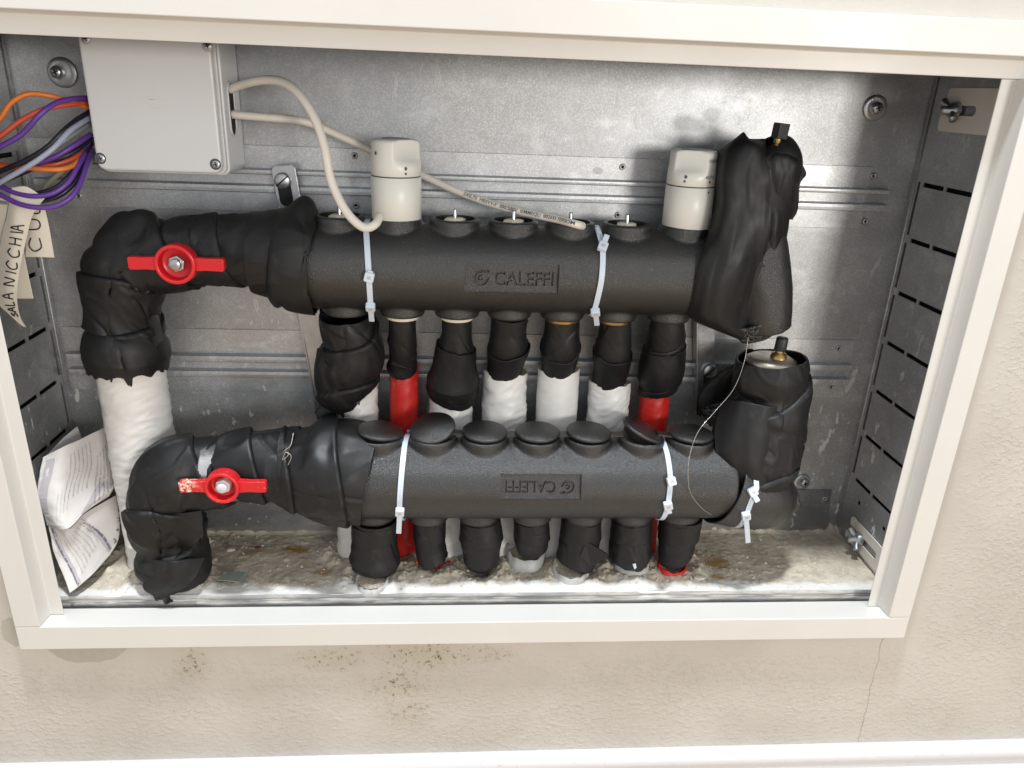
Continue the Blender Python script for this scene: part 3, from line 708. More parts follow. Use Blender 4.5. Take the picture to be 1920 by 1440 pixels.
def actuator(px, label, face, marks):
    x = U(px, 412, UY).x; zb = UZc + R + .0035; t = thing('valve_actuator', label, 'actuator', (x, UY, zb), 'cream valve actuators'); r = .0215
    A = T(x, UY, zb)
    MB().lathe([(0, .0), (r - .001, 0), (r, .001), (r + .0001, .036), (r - .0007, .0366), (r - .0007, .0372)], A, 64).out('actuator_base', M['act'], t)
    # rotating head, cut away on one side for the finger grip
    v = []; f = []; nn = 96
    prof = [(.0372, 0), (.0378, 1), (.0455, 2), (.0500, 3), (.0520, 4), (.0640, 5), (.0660, 6), (.0668, 7)]
    for z, k in prof:
        for i in range(nn):
            a = 2 * PI * i / nn; rr = {0: r - .0007, 1: r, 2: r - .0001, 3: r - .0003, 4: r - .0006, 5: r - .0011, 6: r - .0022, 7: r - .0050}[k]
            # viewer-facing angle: a=-90deg; grip centred on 'face'
            d = abs(math.atan2(math.sin(a - face), math.cos(a - face)))
            g = sst(.80, .62, d) if k >= 4 else (sst(.80, .62, d) * .35 if k == 3 else 0)
            p = Vector((rr * math.cos(a), rr * math.sin(a), z))
            if g > 0:
                fx = Vector((math.cos(face), math.sin(face), 0)); c = p.x * fx.x + p.y * fx.y; lim = r * .70
                if c > lim: p = p - fx * (c - lim) * g
            v.append(A @ p)
    for j in range(len(prof) - 1):
        for i in range(nn): f.append((j * nn + i, j * nn + (i + 1) % nn, (j + 1) * nn + (i + 1) % nn, (j + 1) * nn + i))
    b = len(v); v.append(A @ Vector((0, 0, .0669)))
    for i in range(nn): f.append(((len(prof) - 1) * nn + i, (len(prof) - 1) * nn + (i + 1) % nn, b))
    hd = emit('actuator_head', v, f, M['act'], t, bevel=None)
    fx = Vector((math.cos(face), math.sin(face), 0))
    MB().lathe([(0, .0676), (.0115, .0675), (.0122, .0668), (.0122, .066)], A, 40).out('top_disc', M['actdisc'], hd)
    MB().lathe([(r - .0012, .0362), (r - .0003, .0364), (r - .0003, .0374), (r - .0012, .0376)], A, 64).out('seam_ring', M['ink'], t)
    for (kind, ang, z) in marks:
        if kind == 'dn': cyl_text('', 0, x, zb + z, UY, 0, r, ang, M['ink'], t, geo=tri(.0011, False))
        elif kind == 'up': cyl_text('', 0, x, zb + z, UY, 0, r, ang, M['ink'], t, geo=tri(.0010, True))
        elif kind == 'hand': cyl_text('', 0, x, zb + z, UY, 0, r, ang, M['ink'], t, geo=HAND)
        elif kind == 'rt': cyl_text('', 0, x, zb + z, UY, 0, r, ang, M['ink'], t, geo=tri(.0011, True), rot=-PI / 2)
        else: cyl_text(kind, .0036, x, zb + z, UY, 0, r, ang, M['ink'], t, bold=.00004)
actuator(744, 'cream valve actuator with a hand symbol facing front, its cable looping below', math.radians(-50), [('hand', .46, .0445), ('dn', .46, .0412), ('hand', -.80, .056)])
actuator(1287, 'cream valve actuator printed OPEN and AUTO, beside the tall black wrapped riser', math.radians(-112), [('hand', -.52, .0455), ('dn', -.55, .0425), ('AUTO', .52, .0455), ('dn', .52, .0425), ('up', .52, .0322), ('OPEN', .58, .0590), ('rt', .86, .0590)])
# ------------------------------------------------------------------ cable ties
def tie(label, pts, yc, zc, heads, w_=.0024, Rr=None):
    """pts: pixel polyline along the manifold front; heads: [(px,py,tail_px,tail_py)]"""
    Rr = Rr or R + .0008
    def onm(px, py, o=0): 
        return cyl_hit(px, py, yc, zc, Rr + o)
    P = [onm(*q) for q in cat(pts, 50)]
    t = thing('cable_tie', label, 'cable tie', P[-1], 'white nylon cable ties')
    V = []; F = []
    # continue over the back
    a1 = math.atan2(P[0].z - zc, -(P[0].y - yc)); a2 = math.atan2(P[-1].z - zc, -(P[-1].y - yc))
    back = []
    for i in range(1, 30):
        a = a2 - (2 * PI - (a1 - a2)) * i / 30; xx = P[-1].x + (P[0].x - P[-1].x) * i / 30
        back.append(Vector((xx, yc - Rr * math.cos(a), zc + Rr * math.sin(a))))
    Q = P + back
    for i, p in enumerate(Q):
        nn = Vector((0, p.y - yc, p.z - zc)).normalized(); tn = (Q[(i + 1) % len(Q)] - Q[i - 1]).normalized(); sd = tn.cross(nn).normalized()
        for s, o in ((-1, 0), (-1, .0011), (1, .0011), (1, 0)): V.append(p + sd * s * w_ + nn * o)
    k = len(Q)
    for i in range(k):
        for j in range(4): F.append((i * 4 + j, i * 4 + (j + 1) % 4, ((i + 1) % k) * 4 + (j + 1) % 4, ((i + 1) % k) * 4 + j))
    emit('strap', V, F, M['tie'], t, smooth=False)
    # ribbing on the strap
    rb = MB()
    for i in range(2, 48):
        p = P[i]; nn = Vector((0, p.y - yc, p.z - zc)).normalized(); tn = (P[min(i + 1, 49)] - P[i - 1]).normalized(); sd = tn.cross(nn).normalized()
        Mx = Matrix((sd, tn, nn)).transposed().to_4x4(); Mx.translation = p; rb.box((-w_ * .55, -.0003, .0010), (w_ * .55, .0003, .00145), Mx)
    rb.out('strap_ribs', M['tie'], t, smooth=False)
    for (hx, hy, tx, ty) in heads:
        p = onm(hx, hy); nn = Vector((0, p.y - yc, p.z - zc)).normalized(); q = onm(tx, ty, .002)
        d = (q - p); d = (d - nn * d.dot(nn)).normalized() if d.length > 1e-5 else Vector((0, 0, -1)); sd = d.cross(nn).normalized()
        Mx = Matrix((sd, d, nn)).transposed().to_4x4(); Mx.translation = p
        h = MB(); h.prism(rounded(.0041, .0041, .0012, 3), Mx, .0004, .0058); hd = h.out('tie_head', M['tie'], t, smooth=False, bevel=.0008)
        MB().box((-.0016, -.0014, .0055), (.0016, .0012, .0060), Mx).out('head_recess', M['greybar'], hd, smooth=False)
        e = (q - p).length
        c = MB(); c.box((-w_, .003, .0022), (w_, max(.006, e), .0034), Mx @ Matrix.Rotation(.10, 4, 'X')); c.out('tie_tail', M['tie'], t, smooth=False, bevel=.0003)
tie('white double-headed cable tie on the upper manifold just right of its wrapped end', [(686, 424), (689, 470), (692, 520), (695, 572), (696, 586)], UY, UZc, [(693, 518, 695, 508), (695, 570, 698, 590)])
tie('white cable tie bowing outward near the middle right of the upper manifold, tail pointing up', [(1118, 424), (1125, 445), (1130, 470), (1128, 520), (1120, 560), (1113, 585)], UY, UZc, [(1129, 466, 1137, 444), (1116, 580, 1119, 603)])
tie('white cable tie at the left of the lower manifold between the first two disc caps', [(768, 808), (760, 830), (754, 880), (750, 930), (749, 962)], LY, LZc, [(750, 955, 749, 982)])
tie('white double-headed cable tie at the right of the lower manifold by the last disc cap', [(1240, 820), (1250, 850), (1256, 890), (1255, 925), (1250, 955)], LY, LZc, [(1257, 902, 1256, 894), (1251, 944, 1254, 960)])
tie('white cable tie round the foam elbow at the foot of the lower right wrap', [(1418, 915), (1408, 940), (1400, 962), (1394, 975)], .052, .112, [(1409, 921, 1419, 940), (1397, 963, 1393, 993)], Rr=.0435)
# ------------------------------------------------------------------ wraps at the right ends
ru = thing('wrapped_riser', 'tall black rubber-wrapped bundle around the right end of the upper manifold', 'pipe wrap', U(1400, 620, .07), 'black-wrapped riser ends')
sleeve('rubber_wrap', [(1428, 276, .066, 34), (1432, 288, .066, 58), (1432, 312, .066, 66), (1424, 345, .066, 64), (1416, 395, .066, 60), (1408, 450, .066, 58), (1400, 500, .066, 56), (1390, 560, .068, 48), (1396, 600, .066, 34)], M['rubber'], ru,
       ns=120, nt=110, fr_=.85, wr=(.0010, 9, 5), e1=rag(.02, 1.5, 2, .03, .4))
sF1 = sheet([[(1376, 272, .072), (1394, 250, .064), (1404, 262, .054), (1432, 262, .066)],
             [(1345, 288, .074), (1372, 276, .050), (1410, 276, .040), (1440, 290, .048)],
             [(1341, 330, .074), (1360, 328, .040), (1405, 326, .036), (1443, 330, .036)],
             [(1340, 380, .070), (1360, 380, .038), (1404, 380, .036), (1445, 380, .036)],
             [(1332, 430, .056), (1354, 430, .035), (1400, 430, .034), (1444, 430, .036)],
             [(1318, 478, .040), (1346, 480, .032), (1390, 482, .030), (1432, 482, .044)],
             [(1302, 535, .0385), (1330, 538, .030), (1374, 540, .029), (1417, 535, .046)],
             [(1292, 585, .052), (1322, 592, .036), (1360, 592, .034), (1404, 588, .050)],
             [(1310, 604, .070), (1340, 614, .046), (1372, 622, .042), (1400, 622, .054)],
             [(1362, 622, .074), (1380, 632, .058), (1392, 636, .054), (1406, 632, .060)]], 40, 60, .0016, 2)
sheet_mesh('front_strap', sF1, M['rubber'], ru, 60, 90, .0024)
sF2 = sheet([[(1432, 288, .052), (1458, 286, .046), (1486, 290, .054), (1498, 304, .078)],
             [(1436, 300, .042), (1464, 298, .038), (1496, 306, .044), (1509, 326, .074)],
             [(1438, 340, .040), (1466, 340, .038), (1489, 342, .044), (1498, 345, .074)],
             [(1440, 375, .046), (1460, 378, .042), (1484, 384, .050), (1494, 392, .072)],
             [(1440, 398, .048), (1458, 402, .046), (1476, 408, .052), (1484, 412, .070)]], 30, 40, .0014, 6)
sheet_mesh('side_flap', sF2, M['rubber'], ru, 44, 50, .0024)
sF3 = sheet([[(1440, 370, .044), (1460, 385, .043), (1476, 405, .058), (1480, 400, .078)],
             [(1438, 430, .042), (1456, 432, .040), (1470, 436, .056), (1474, 440, .078)],
             [(1426, 470, .048), (1448, 474, .042), (1464, 478, .052), (1470, 480, .076)],
             [(1416, 486, .044), (1440, 508, .040), (1462, 530, .044), (1474, 540, .066)],
             [(1414, 490, .044), (1440, 516, .042), (1462, 545, .045), (1478, 568, .062)]], 30, 40, .0012, 8)
sheet_mesh('side_flap', sF3, M['rubber'], ru, 44, 50, .0024)
MB().lathe([(0, .002), (.010, .0015), (.0125, -.002), (.012, -.01)], T(*U(1456, 283, .056)), 30).out('valve_top', M['tin'], ru)
p = U(1455, 281, .052); st_ = MB().lathe([(.0045, -.006), (.0045, .004), (.0030, .005), (.0030, .010)], T(*p), 20).out('stem', M['brass'], ru)
MB().box((-.0052, -.0045, .009), (.0052, .0045, .0215), T(*p) @ Matrix.Rotation(.08, 4, 'Y') @ Matrix.Rotation(.35, 4, 'Z')).out('stem_cap', M['blackcap'], ru, smooth=False, bevel=.0006)
sleeve('torn_lining', [(1412, 596, .058, 44), (1418, 630, .060, 26)], M['torn'], ru, ns=20, nt=40, fr_=.7, wr=(.001, 16, 1))
rl = thing('wrapped_riser', 'short spiral-wrapped black riser, open top showing a tin plate and black stem', 'pipe wrap', U(1440, 960, .05), 'black-wrapped riser ends')
sleeve('rubber_wrap', [(1448, 672, .058, 54), (1446, 700, .058, 60), (1444, 735, .058, 62), (1432, 780, .058, 70), (1420, 830, .056, 76), (1410, 872, .054, 75), (1416, 912, .052, 60), (1436, 948, .050, 36)], M['rubber'], rl,
       ns=200, nt=140, fr_=.9, lap=(2.2, .0046, .42), wr=(.0018, 12, 21), e1=lambda t: .10 * math.sin(t - .3), th=.0022, folds=((.10, .3, .07, 2, .0015), (.22, .8, .05, 1.2, -.002), (.32, .7, .05, 1.2, .002)))
sG = sheet([[(1358, 748, .058), (1395, 754, .034), (1450, 762, .026), (1503, 752, .060)],
             [(1343, 795, .048), (1385, 806, .026), (1440, 820, .020), (1500, 808, .060)],
             [(1344, 850, .032), (1380, 862, .019), (1436, 872, .018), (1488, 858, .058)],
             [(1372, 902, .026), (1402, 912, .018), (1442, 918, .018), (1481, 906, .054)],
             [(1408, 938, .020), (1426, 948, .019), (1450, 952, .022), (1473, 944, .050)],
             [(1436, 964, .024), (1446, 975, .024), (1454, 977, .028), (1464, 968, .046)]], 44, 60, .0012, 5)
sheet_mesh('diagonal_wrap', sG, M['rubber'], rl, 70, 80, .0026)
p = U(1446, 672, .058); MB().lathe([(0, .002), (.018, .0018), (.0235, -.001), (.0235, -.004)], T(*p), 44).out('valve_plate', M['tin'], rl)
p = U(1460, 668, .055); MB().lathe([(.008, -.002), (.0068, .003), (.0042, .0035), (.0040, .007)], T(*p), 24).out('stem', M['brass'], rl)
MB().lathe([(.0052, .006), (.0056, .007), (.0054, .0175), (.0048, .0185), (0, .0187)], T(*p) @ Matrix.Rotation(.04, 4, 'Y'), 26).out('stem_cap', M['blackcap'], rl)
sleeve('loose_flap', [(1388, 690, .085, 10), (1356, 715, .095, 18), (1336, 748, .10, 24), (1332, 778, .10, 22)], M['rubber'], rl, ns=40, nt=40, fr_=.35, wr=(.0018, 20, 12), th=.002, e1=rag(.15, 2, 5))
sleeve('torn_lining', [(1345, 760, .088, 26), (1352, 790, .086, 22)], M['torn'], rl, ns=20, nt=30, fr_=.4, wr=(.001, 16, 2))
sleeve('scrap_liner', [(1338, 790, .09, 22), (1345, 812, .085, 14)], M['conduit'], rl, ns=12, nt=24, fr_=.4, wr=(.001, 16, 2))
# ------------------------------------------------------------------ left supply pipes, wraps and valves
wu = thing('wrapped_pipe_bend', 'matt black wrapped pipe bend leading down from the upper manifold to thick white lagging', 'pipe wrap', U(240, 690, .07), 'black-wrapped pipe bends')
sleeve('bend_wrap', [(420, 470, .074, 52), (375, 470, .073, 56), (325, 477, .072, 58), (278, 482, .072, 60), (243, 498, .072, 66), (232, 535, .072, 63), (231, 590, .072, 58), (231, 612, .072, 61)], M['rubber'], wu,
       ns=170, nt=120, lap=(2.7, .0042, .30), wr=(.0022, 12, 31), th=.0022, folds=((.50, 1.57, .05, .5, .006), (.42, 1.4, .05, .35, .007), (.60, 1.57, .02, .7, -.004), (.30, 1.5, .02, .8, -.003)))
sleeve('middle_wrap', [(500, 473, .075, 62), (455, 470, .075, 57), (420, 468, .075, 56), (385, 470, .075, 55), (345, 474, .075, 53)], M['rubber'], wu,
       ns=110, nt=110, lap=(1.8, .0026, .2), wr=(.0013, 12, 33), e0=rag(.03, 1.5, 4, .03), e1=rag(.05, 1.5, 8, .08), off=.0012, folds=((.45, .2, .06, .25, -.002), (.72, .6, .03, .5, .0015)))
sleeve('end_wrap', [(595, 498, .078, 86), (575, 495, .078, 88), (545, 484, .077, 90), (520, 478, .077, 79), (498, 476, .076, 73), (478, 474, .076, 69)], M['rubber'], wu,
       ns=100, nt=120, wr=(.0010, 11, 35), e0=rag(.04, 1.5, 5, .02), e1=rag(.04, 1.5, 9, .05), off=.0010, folds=((.44, PI / 2, .11, .38, .013), (.30, -1.2, .05, .3, -.003), (.35, 1.5, .3, .4, -.002)))
sleeve('cuff_wrap', [(235, 600, .073, 52), (236, 618, .073, 58), (236, 638, .073, 68), (237, 662, .074, 71), (240, 686, .074, 66)], M['rubber'], wu,
       ns=80, nt=110, wr=(.0011, 12, 37), e1=lambda t: .10 * noise.noise(Vector((math.cos(t) * 3, math.sin(t) * 3, 4))) + .22 * max(0, noise.noise(Vector((t * 5, 3, 1)))) + (.10 if -1.2 < t < -.2 else 0), th=.0022)
sleeve('flap', [(286, 588, .068, 26), (300, 640, .066, 22)], M['rubber'], wu, ns=30, nt=40, fr_=.5, wr=(.001, 14, 3), t0=-.6, t1=2.5, e1=rag(.3, 1.2, 3, .3))
wl = thing('wrapped_pipe_bend', 'glossy black wrapped pipe bend from the lower manifold down into the mortar', 'pipe wrap', U(325, 1080, .045), 'black-wrapped pipe bends')
sleeve('bend_wrap', [(455, 880, .048, 50), (415, 882, .047, 54), (370, 886, .045, 58), (334, 893, .044, 64), (313, 922, .044, 62), (310, 960, .044, 57), (318, 1000, .044, 52), (325, 1040, .044, 54)], M['rubber'], wl,
       ns=180, nt=120, lap=(2.6, .0048, .55), wr=(.0028, 12, 41), th=.0022, folds=((.25, .1, .05, .5, -.004), (.35, -.3, .07, .4, .003), (.6, -.9, .12, .3, -.003), (.8, .9, .08, .4, .003)))
sleeve('middle_wrap', [(562, 880, .050, 68), (525, 875, .050, 62), (490, 872, .049, 59), (455, 873, .048, 58), (425, 876, .048, 55)], M['rubber'], wl,
       ns=110, nt=110, lap=(1.9, .0036, .1), wr=(.0022, 12, 43), e0=rag(.03, 1.5, 4, .1, .5), e1=lambda t: .10 * math.sin(t + 2.4) + .03, off=.0016, folds=((.3, -1.0, .1, .3, -.003),))
sleeve('end_wrap', [(692, 892, .050, 84), (655, 886, .050, 90), (620, 883, .050, 89), (585, 882, .050, 80), (555, 878, .050, 69), (540, 876, .050, 62)], M['rubber'], wl,
       ns=130, nt=120, lap=(1.6, .0046, .62), wr=(.0020, 10, 45), e0=rag(.02, 1.5, 5, .0), e1=rag(.03, 1.5, 9, .12), off=.0006, folds=((.45, .9, .10, .3, -.004), (.8, -1.1, .06, .3, -.004)))
sleeve('foot_wrap', [(325, 1020, .044, 52), (327, 1036, .043, 62), (326, 1058, .042, 64), (322, 1080, .040, 54), (314, 1096, .036, 34)], M['rubber'], wl,
       ns=80, nt=110, wr=(.0016, 12, 47), e1=lambda t: .30 * math.cos(t + .35) + .12 * noise.noise(Vector((math.cos(t) * 3, math.sin(t) * 3, 4))), th=.0022)

sleeve('hanging_flap', [(318, 960, .030, 42), (308, 1000, .026, 38), (298, 1030, .026, 24)], M['rubber'], wl, ns=50, nt=50, fr_=.5, wr=(.0014, 14, 49), t0=-1.5, t1=.7, e1=rag(.35, 1.3, 4, .2))
sleeve('hanging_flap', [(345, 950, .026, 40), (352, 990, .026, 34), (352, 1022, .028, 22)], M['rubber'], wl, ns=50, nt=50, fr_=.5, wr=(.0014, 14, 51), t0=-1.0, t1=1.2, e1=rag(.3, 1.3, 5, .2))
# handles
def handle(px, py, y, mat, halfspan, r, label, nutmat, bodypts):
    p = U(px, py, y); t = thing('butterfly_valve', label, 'valve', p + Vector((0, .014, -r)), 'red-handled butterfly valves')
    A = T(*p) @ FRONT
    m = MB()
    m.lathe([(r * .55, -.014), (r * .95, -.013), (r, -.011), (r, -.0008), (r - .0008, 0), (r - .0026, 0), (r - .0032, -.0008), (r - .0034, -.0090), (r - .006, -.0105), (0, -.0105)], A, 56)
    for s in (-1, 1):
        a, b = (r - .003) * s, halfspan * s
        poly = [(a, .0058), (b * .62, .0050), (b * .97, .0052), (b, .0040), (b, -.0040), (b * .96, -.0056), (b * .6, -.0050), (a, -.0058)]
        if s < 0: poly = poly[::-1]
        q = MB(); q.prism(poly, A, -.0095, -.0032)
        m.add(q.v, q.f)
    m.out('wing_handle', mat, t, smooth=True, bevel=.0011).data.set_sharp_from_angle(angle=.6)
    n_ = MB(); n_.prism([(.0070 * math.cos(a * PI / 3 + .35), .0070 * math.sin(a * PI / 3 + .35)) for a in range(6)], A, -.0105, -.0035)
    nt_ = n_.out('nut', nutmat, t, smooth=False, bevel=.0009)
    MB().lathe([(.0046, -.004), (.0046, -.0008), (.0040, 0), (0, 0)], A, 24).out('spindle', nutmat, nt_)
    sleeve('valve_body', bodypts, M['valvebody'], t, ns=20, nt=48, wr=(.0002, 10, 1), th=.001)
    return t
handle(327, 497, .022, M['red'], .0380, .0163, 'clean red butterfly valve handle with a corroded nut, on the upper wrapped bend', M['zinc'], [(410, 480, .070, 44), (345, 480, .070, 44)])
MB().lathe([(.008, -.03), (.008, -.010)], T(*U(327, 497, .022)) @ FRONT, 20).out('spindle_neck', M['valvebody'], [o for o in COL.objects if o.name == 'butterfly_valve'][0])
h2 = handle(415, 917, -.001, M['redspot'], .0375, .0150, 'red butterfly valve handle flecked with dried plaster, on the lower wrapped bend', M['box'], [(448, 880, .044, 57), (392, 884, .044, 56)])
MB().lathe([(.008, -.03), (.008, -.010)], T(*U(415, 917, -.001)) @ FRONT, 20).out('spindle_neck', M['valvebody'], h2)
# ------------------------------------------------------------------ pipes
def vpipe(name, px, py, y, r, z0, z1, mat, parent, wr=.0006, seed=0, rag_=0.0, lean=(0, 0), core=True, th=.0022, nt=64, ns=60):
    p = U(px, py, y); V = []; F = []
    for j in range(ns + 1):
        s = j / ns
        for i in range(nt):
            a = 2 * PI * i / nt; top = z1 + rag_ * (math.sin(a + seed) * 1.0 + .8 * noise.noise(Vector((math.cos(a) * 3, math.sin(a) * 3, seed))))
            z = z0 + (top - z0) * s; kx = (z1 - z) / max(.001, z1 - z0)
            q = Vector((math.cos(a) * 1.4, math.sin(a) * 1.4, z * 90 + seed)); o = wr * (noise.noise(q) + .8 * max(0, 1 - 3 * abs(noise.noise(Vector((q.x, q.y, z * 150 + seed + math.sin(a * 2)))))))
            V.append((p.x + lean[0] * kx + (r + o) * math.cos(a), p.y + lean[1] * kx + (r + o) * math.sin(a), z))
    for j in range(ns):
        for i in range(nt): F.append((j * nt + i, j * nt + (i + 1) % nt, (j + 1) * nt + (i + 1) % nt, (j + 1) * nt + i))
    o = emit(name, V, F, mat, parent)
    if core:
        top = V[-nt:]; c = Vector((p.x, p.y, 0)); V2 = []; 
        for k, sc in ((0, .995), (1, .62), (2, .60)):
            for q in top: V2.append(Vector((c.x + (q[0] - c.x) * sc, c.y + (q[1] - c.y) * sc, q[2] + (.0008 * noise.noise(Vector((q[0] * 300, q[1] * 300, 2))) if k < 2 else -.012))))
        F2 = [(k * nt + i, k * nt + (i + 1) % nt, (k + 1) * nt + (i + 1) % nt, (k + 1) * nt + i) for k in range(2) for i in range(nt)]
        emit('cut_end', V2, F2, M['core'], o)
    return o
p = U(250, 720, .080)
t = thing('lagged_pipe', 'thick white lagged pipe standing in the left corner beside the leaflet', 'pipe', (p.x, p.y, .005))
vpipe('lagging', 250, 720, .080, .0292, .003, p.z + .045, M['lag'], t, wr=.0009, seed=3, core=False, ns=160, nt=96)
m = MB()
for (px, py, L) in ((207, 700, 18), (244, 705, 22)):
    a = U(px, py, .048); m.tube(cat([a, a + Vector((.0006, -.0006, -.004)), a + Vector((-.0004, -.0002, -L * .00045))], 10), lambda u: .0016 * (1 - u * .5), 8)
m.out('glue_drip', M['rubber'], t)
upb = [
 # label, sleeve ctrl(s), lower pipe: px,py,y,r,ztop,mat
 ('big twisted black sleeve over white lagging, the leftmost of the upper branch row', 0),
 ('narrow black sleeve on a bright red conduit, second from left in the upper row', 1),
 ('black sleeve flaring like a bell over white lagging, in the upper row left of centre', 2),
 ('black sleeve in crinkled white lagging, the middle one of the upper branch row', 3),
 ('black sleeve on the smoothest white lagging, right of centre in the upper row', 4),
 ('black sleeve in frayed white lagging split at the front, next to the last red conduit', 5),
 ('ribbed black sleeve over a mostly hidden red conduit, rightmost of the upper branch row', 6)]
YB = .107
ctrls = [
 [(651, 588, .080, 40), (654, 610, .082, 43), (660, 640, .084, 46), (662, 668, .086, 50), (652, 690, .088, 52), (648, 715, .090, 50), (655, 726, .094, 46)],
 [(754, 588, .080, 22), (754, 620, .083, 22), (755, 650, .088, 22), (756, 676, .096, 22), (754, 688, .100, 25)],
 [(857, 592, .080, 24), (857, 625, .083, 25), (855, 650, .087, 30), (852, 685, .092, 33), (850, 712, .097, 42), (849, 724, .103, 46), (848, 732, .105, 45)],
 [(956, 590, .080, 30), (954, 620, .083, 29), (953, 650, .087, 32), (948, 680, .096, 26), (944, 700, .104, 23), (940, 722, .108, 23)],
 [(1054, 592, .080, 27), (1053, 620, .083, 28), (1051, 650, .087, 31), (1049, 675, .096, 25), (1045, 695, .104, 22), (1041, 716, .108, 22)],
 [(1154, 594, .080, 25), (1152, 630, .084, 27), (1149, 660, .088, 30), (1146, 690, .097, 25), (1140, 716, .104, 23), (1135, 738, .108, 23)],
 [(1252, 592, .080, 25), (1250, 620, .083, 29), (1246, 650, .088, 31), (1242, 680, .093, 34), (1237, 706, .100, 34), (1233, 728, .104, 30)]]
lower = [(668, 760, .0215, 708, 'lag'), (758, 740, .0140, 688, 'redpipe'), (845, 770, .0212, 742, 'lag'), (945, 760, .0215, 708, 'lag'), (1043, 760, .0208, 700, 'lag'), (1138, 770, .0205, 728, 'lag'), (1225, 765, .0148, 742, 'redpipe')]
laps = [(2.0, .0042, .35), None, None, (1.0, .0010, .3), (1.2, .0010, .7), (1.0, .0012, .1), (1.8, .0011, .4)]
for (lab, i) in upb:
    c = ctrls[i]; base = U(lower[i][0], lower[i][1], YB)
    t = thing('branch_pipe', lab, 'pipe', (base.x, YB, .01), 'branch pipes hanging from the upper manifold')
    big = i == 0
    sleeve('black_sleeve', c, M['rubber'], t, ns=100, nt=72, lap=laps[i], wr=(.0020 if big else .0005, 11 if big else 12, 60 + i), th=.0018,
           e1=rag(.05 if big else .03, 1.3, i, .10 if big else .06, i), folds=((.45, 1.6, .06, .5, .0015), (.7, -1.2, .05, .5, .0012)))
    if i > 1: sleeve('collar_piece', [(q[0], q[1], q[2], q[3] + 1) for q in c[2:5]], M['rubber'], t, ns=60, nt=70, wr=(.0006, 14, 80 + i), th=.0016, off=.0022, e0=rag(.06, 1.1, i + 20, .10, i * 2))
    if i in (3, 4, 5, 6):
        q = U(c[2][0] + c[2][3] * .8, c[2][1] - 18, .082); mm = MB(); pts = [(q.x + random.uniform(-.0018, .0018) + .0015 * math.sin(k * .9), q.y + random.uniform(-.001, .001), q.z + .022 - k * .0036) for k in range(13)]
        mm.tube(cat(pts, 50), lambda u: .0034 * (1 - .4 * abs(u - .5)) + .0009 * math.sin(u * 60), 10).out('torn_edge', M['torn'], t)
    px, py, r, rowtop, mt = lower[i]
    ztop = U(px, rowtop, YB - r).z
    lagp = vpipe('lagging' if mt == 'lag' else 'red_conduit', px, py, YB, r, .004, ztop, M[mt], t, wr=.0013 if mt == 'lag' and i not in (4,) else .0004, seed=i * 3 + 1, rag_=.0022 if mt == 'lag' else .0012, lean=(0, -.018), ns=120)
    if i == 0:
        sleeve('torn_flap', [(640, 712, .080, 34), (652, 730, .080, 34), (662, 748, .080, 30)], M['rubber'], t, ns=50, nt=60, fr_=.8, t0=-1.8, t1=1.3, wr=(.001, 15, 3), e1=rag(.35, 1.6, 12, .25, .4))
        sleeve('torn_flap', [(622, 660, .082, 22), (612, 700, .080, 16), (606, 726, .080, 8)], M['rubber'], t, ns=40, nt=40, fr_=.6, wr=(.0016, 15, 4), e1=rag(.1, 1.6, 13))
        sleeve('torn_flap', [(622, 715, .086, 16), (618, 755, .084, 12), (606, 782, .083, 14)], M['rubber'], t, ns=40, nt=40, fr_=.5, wr=(.001, 15, 5), e1=rag(.2, 1.6, 14))
    if i == 1:
        q = U(776, 632, .082); MB().tube(cat([q + Vector((-.003, 0, .006)), q + Vector((.001, 0, .001)), q + Vector((-.002, 0, -.004))], 8), lambda u: .0022 + .001 * math.sin(u * 9), 8).out('torn_edge', M['torn'], t)
        sleeve('sleeve_lip', [(748, 674, .096, 22), (744, 686, .094, 30)], M['rubber'], t, ns=20, nt=50, fr_=.8, wr=(.0006, 14, 3), t0=-2.6, t1=.4)
    if False:
        a = c[-1]; sleeve('sleeve_lip', [(a[0] - 4, a[1] - 24, a[2] - .006, a[3] + 1), (a[0] - 8, a[1] - 16, a[2] - .006, a[3] + 10), (a[0] - 10, a[1] - 8, a[2] - .004, a[3] + 11)], M['rubber'], t, ns=24, nt=60, fr_=.9, wr=(.0008, 14, i), t0=-2.9, t1=.5, e1=rag(.2, 1.3, i))
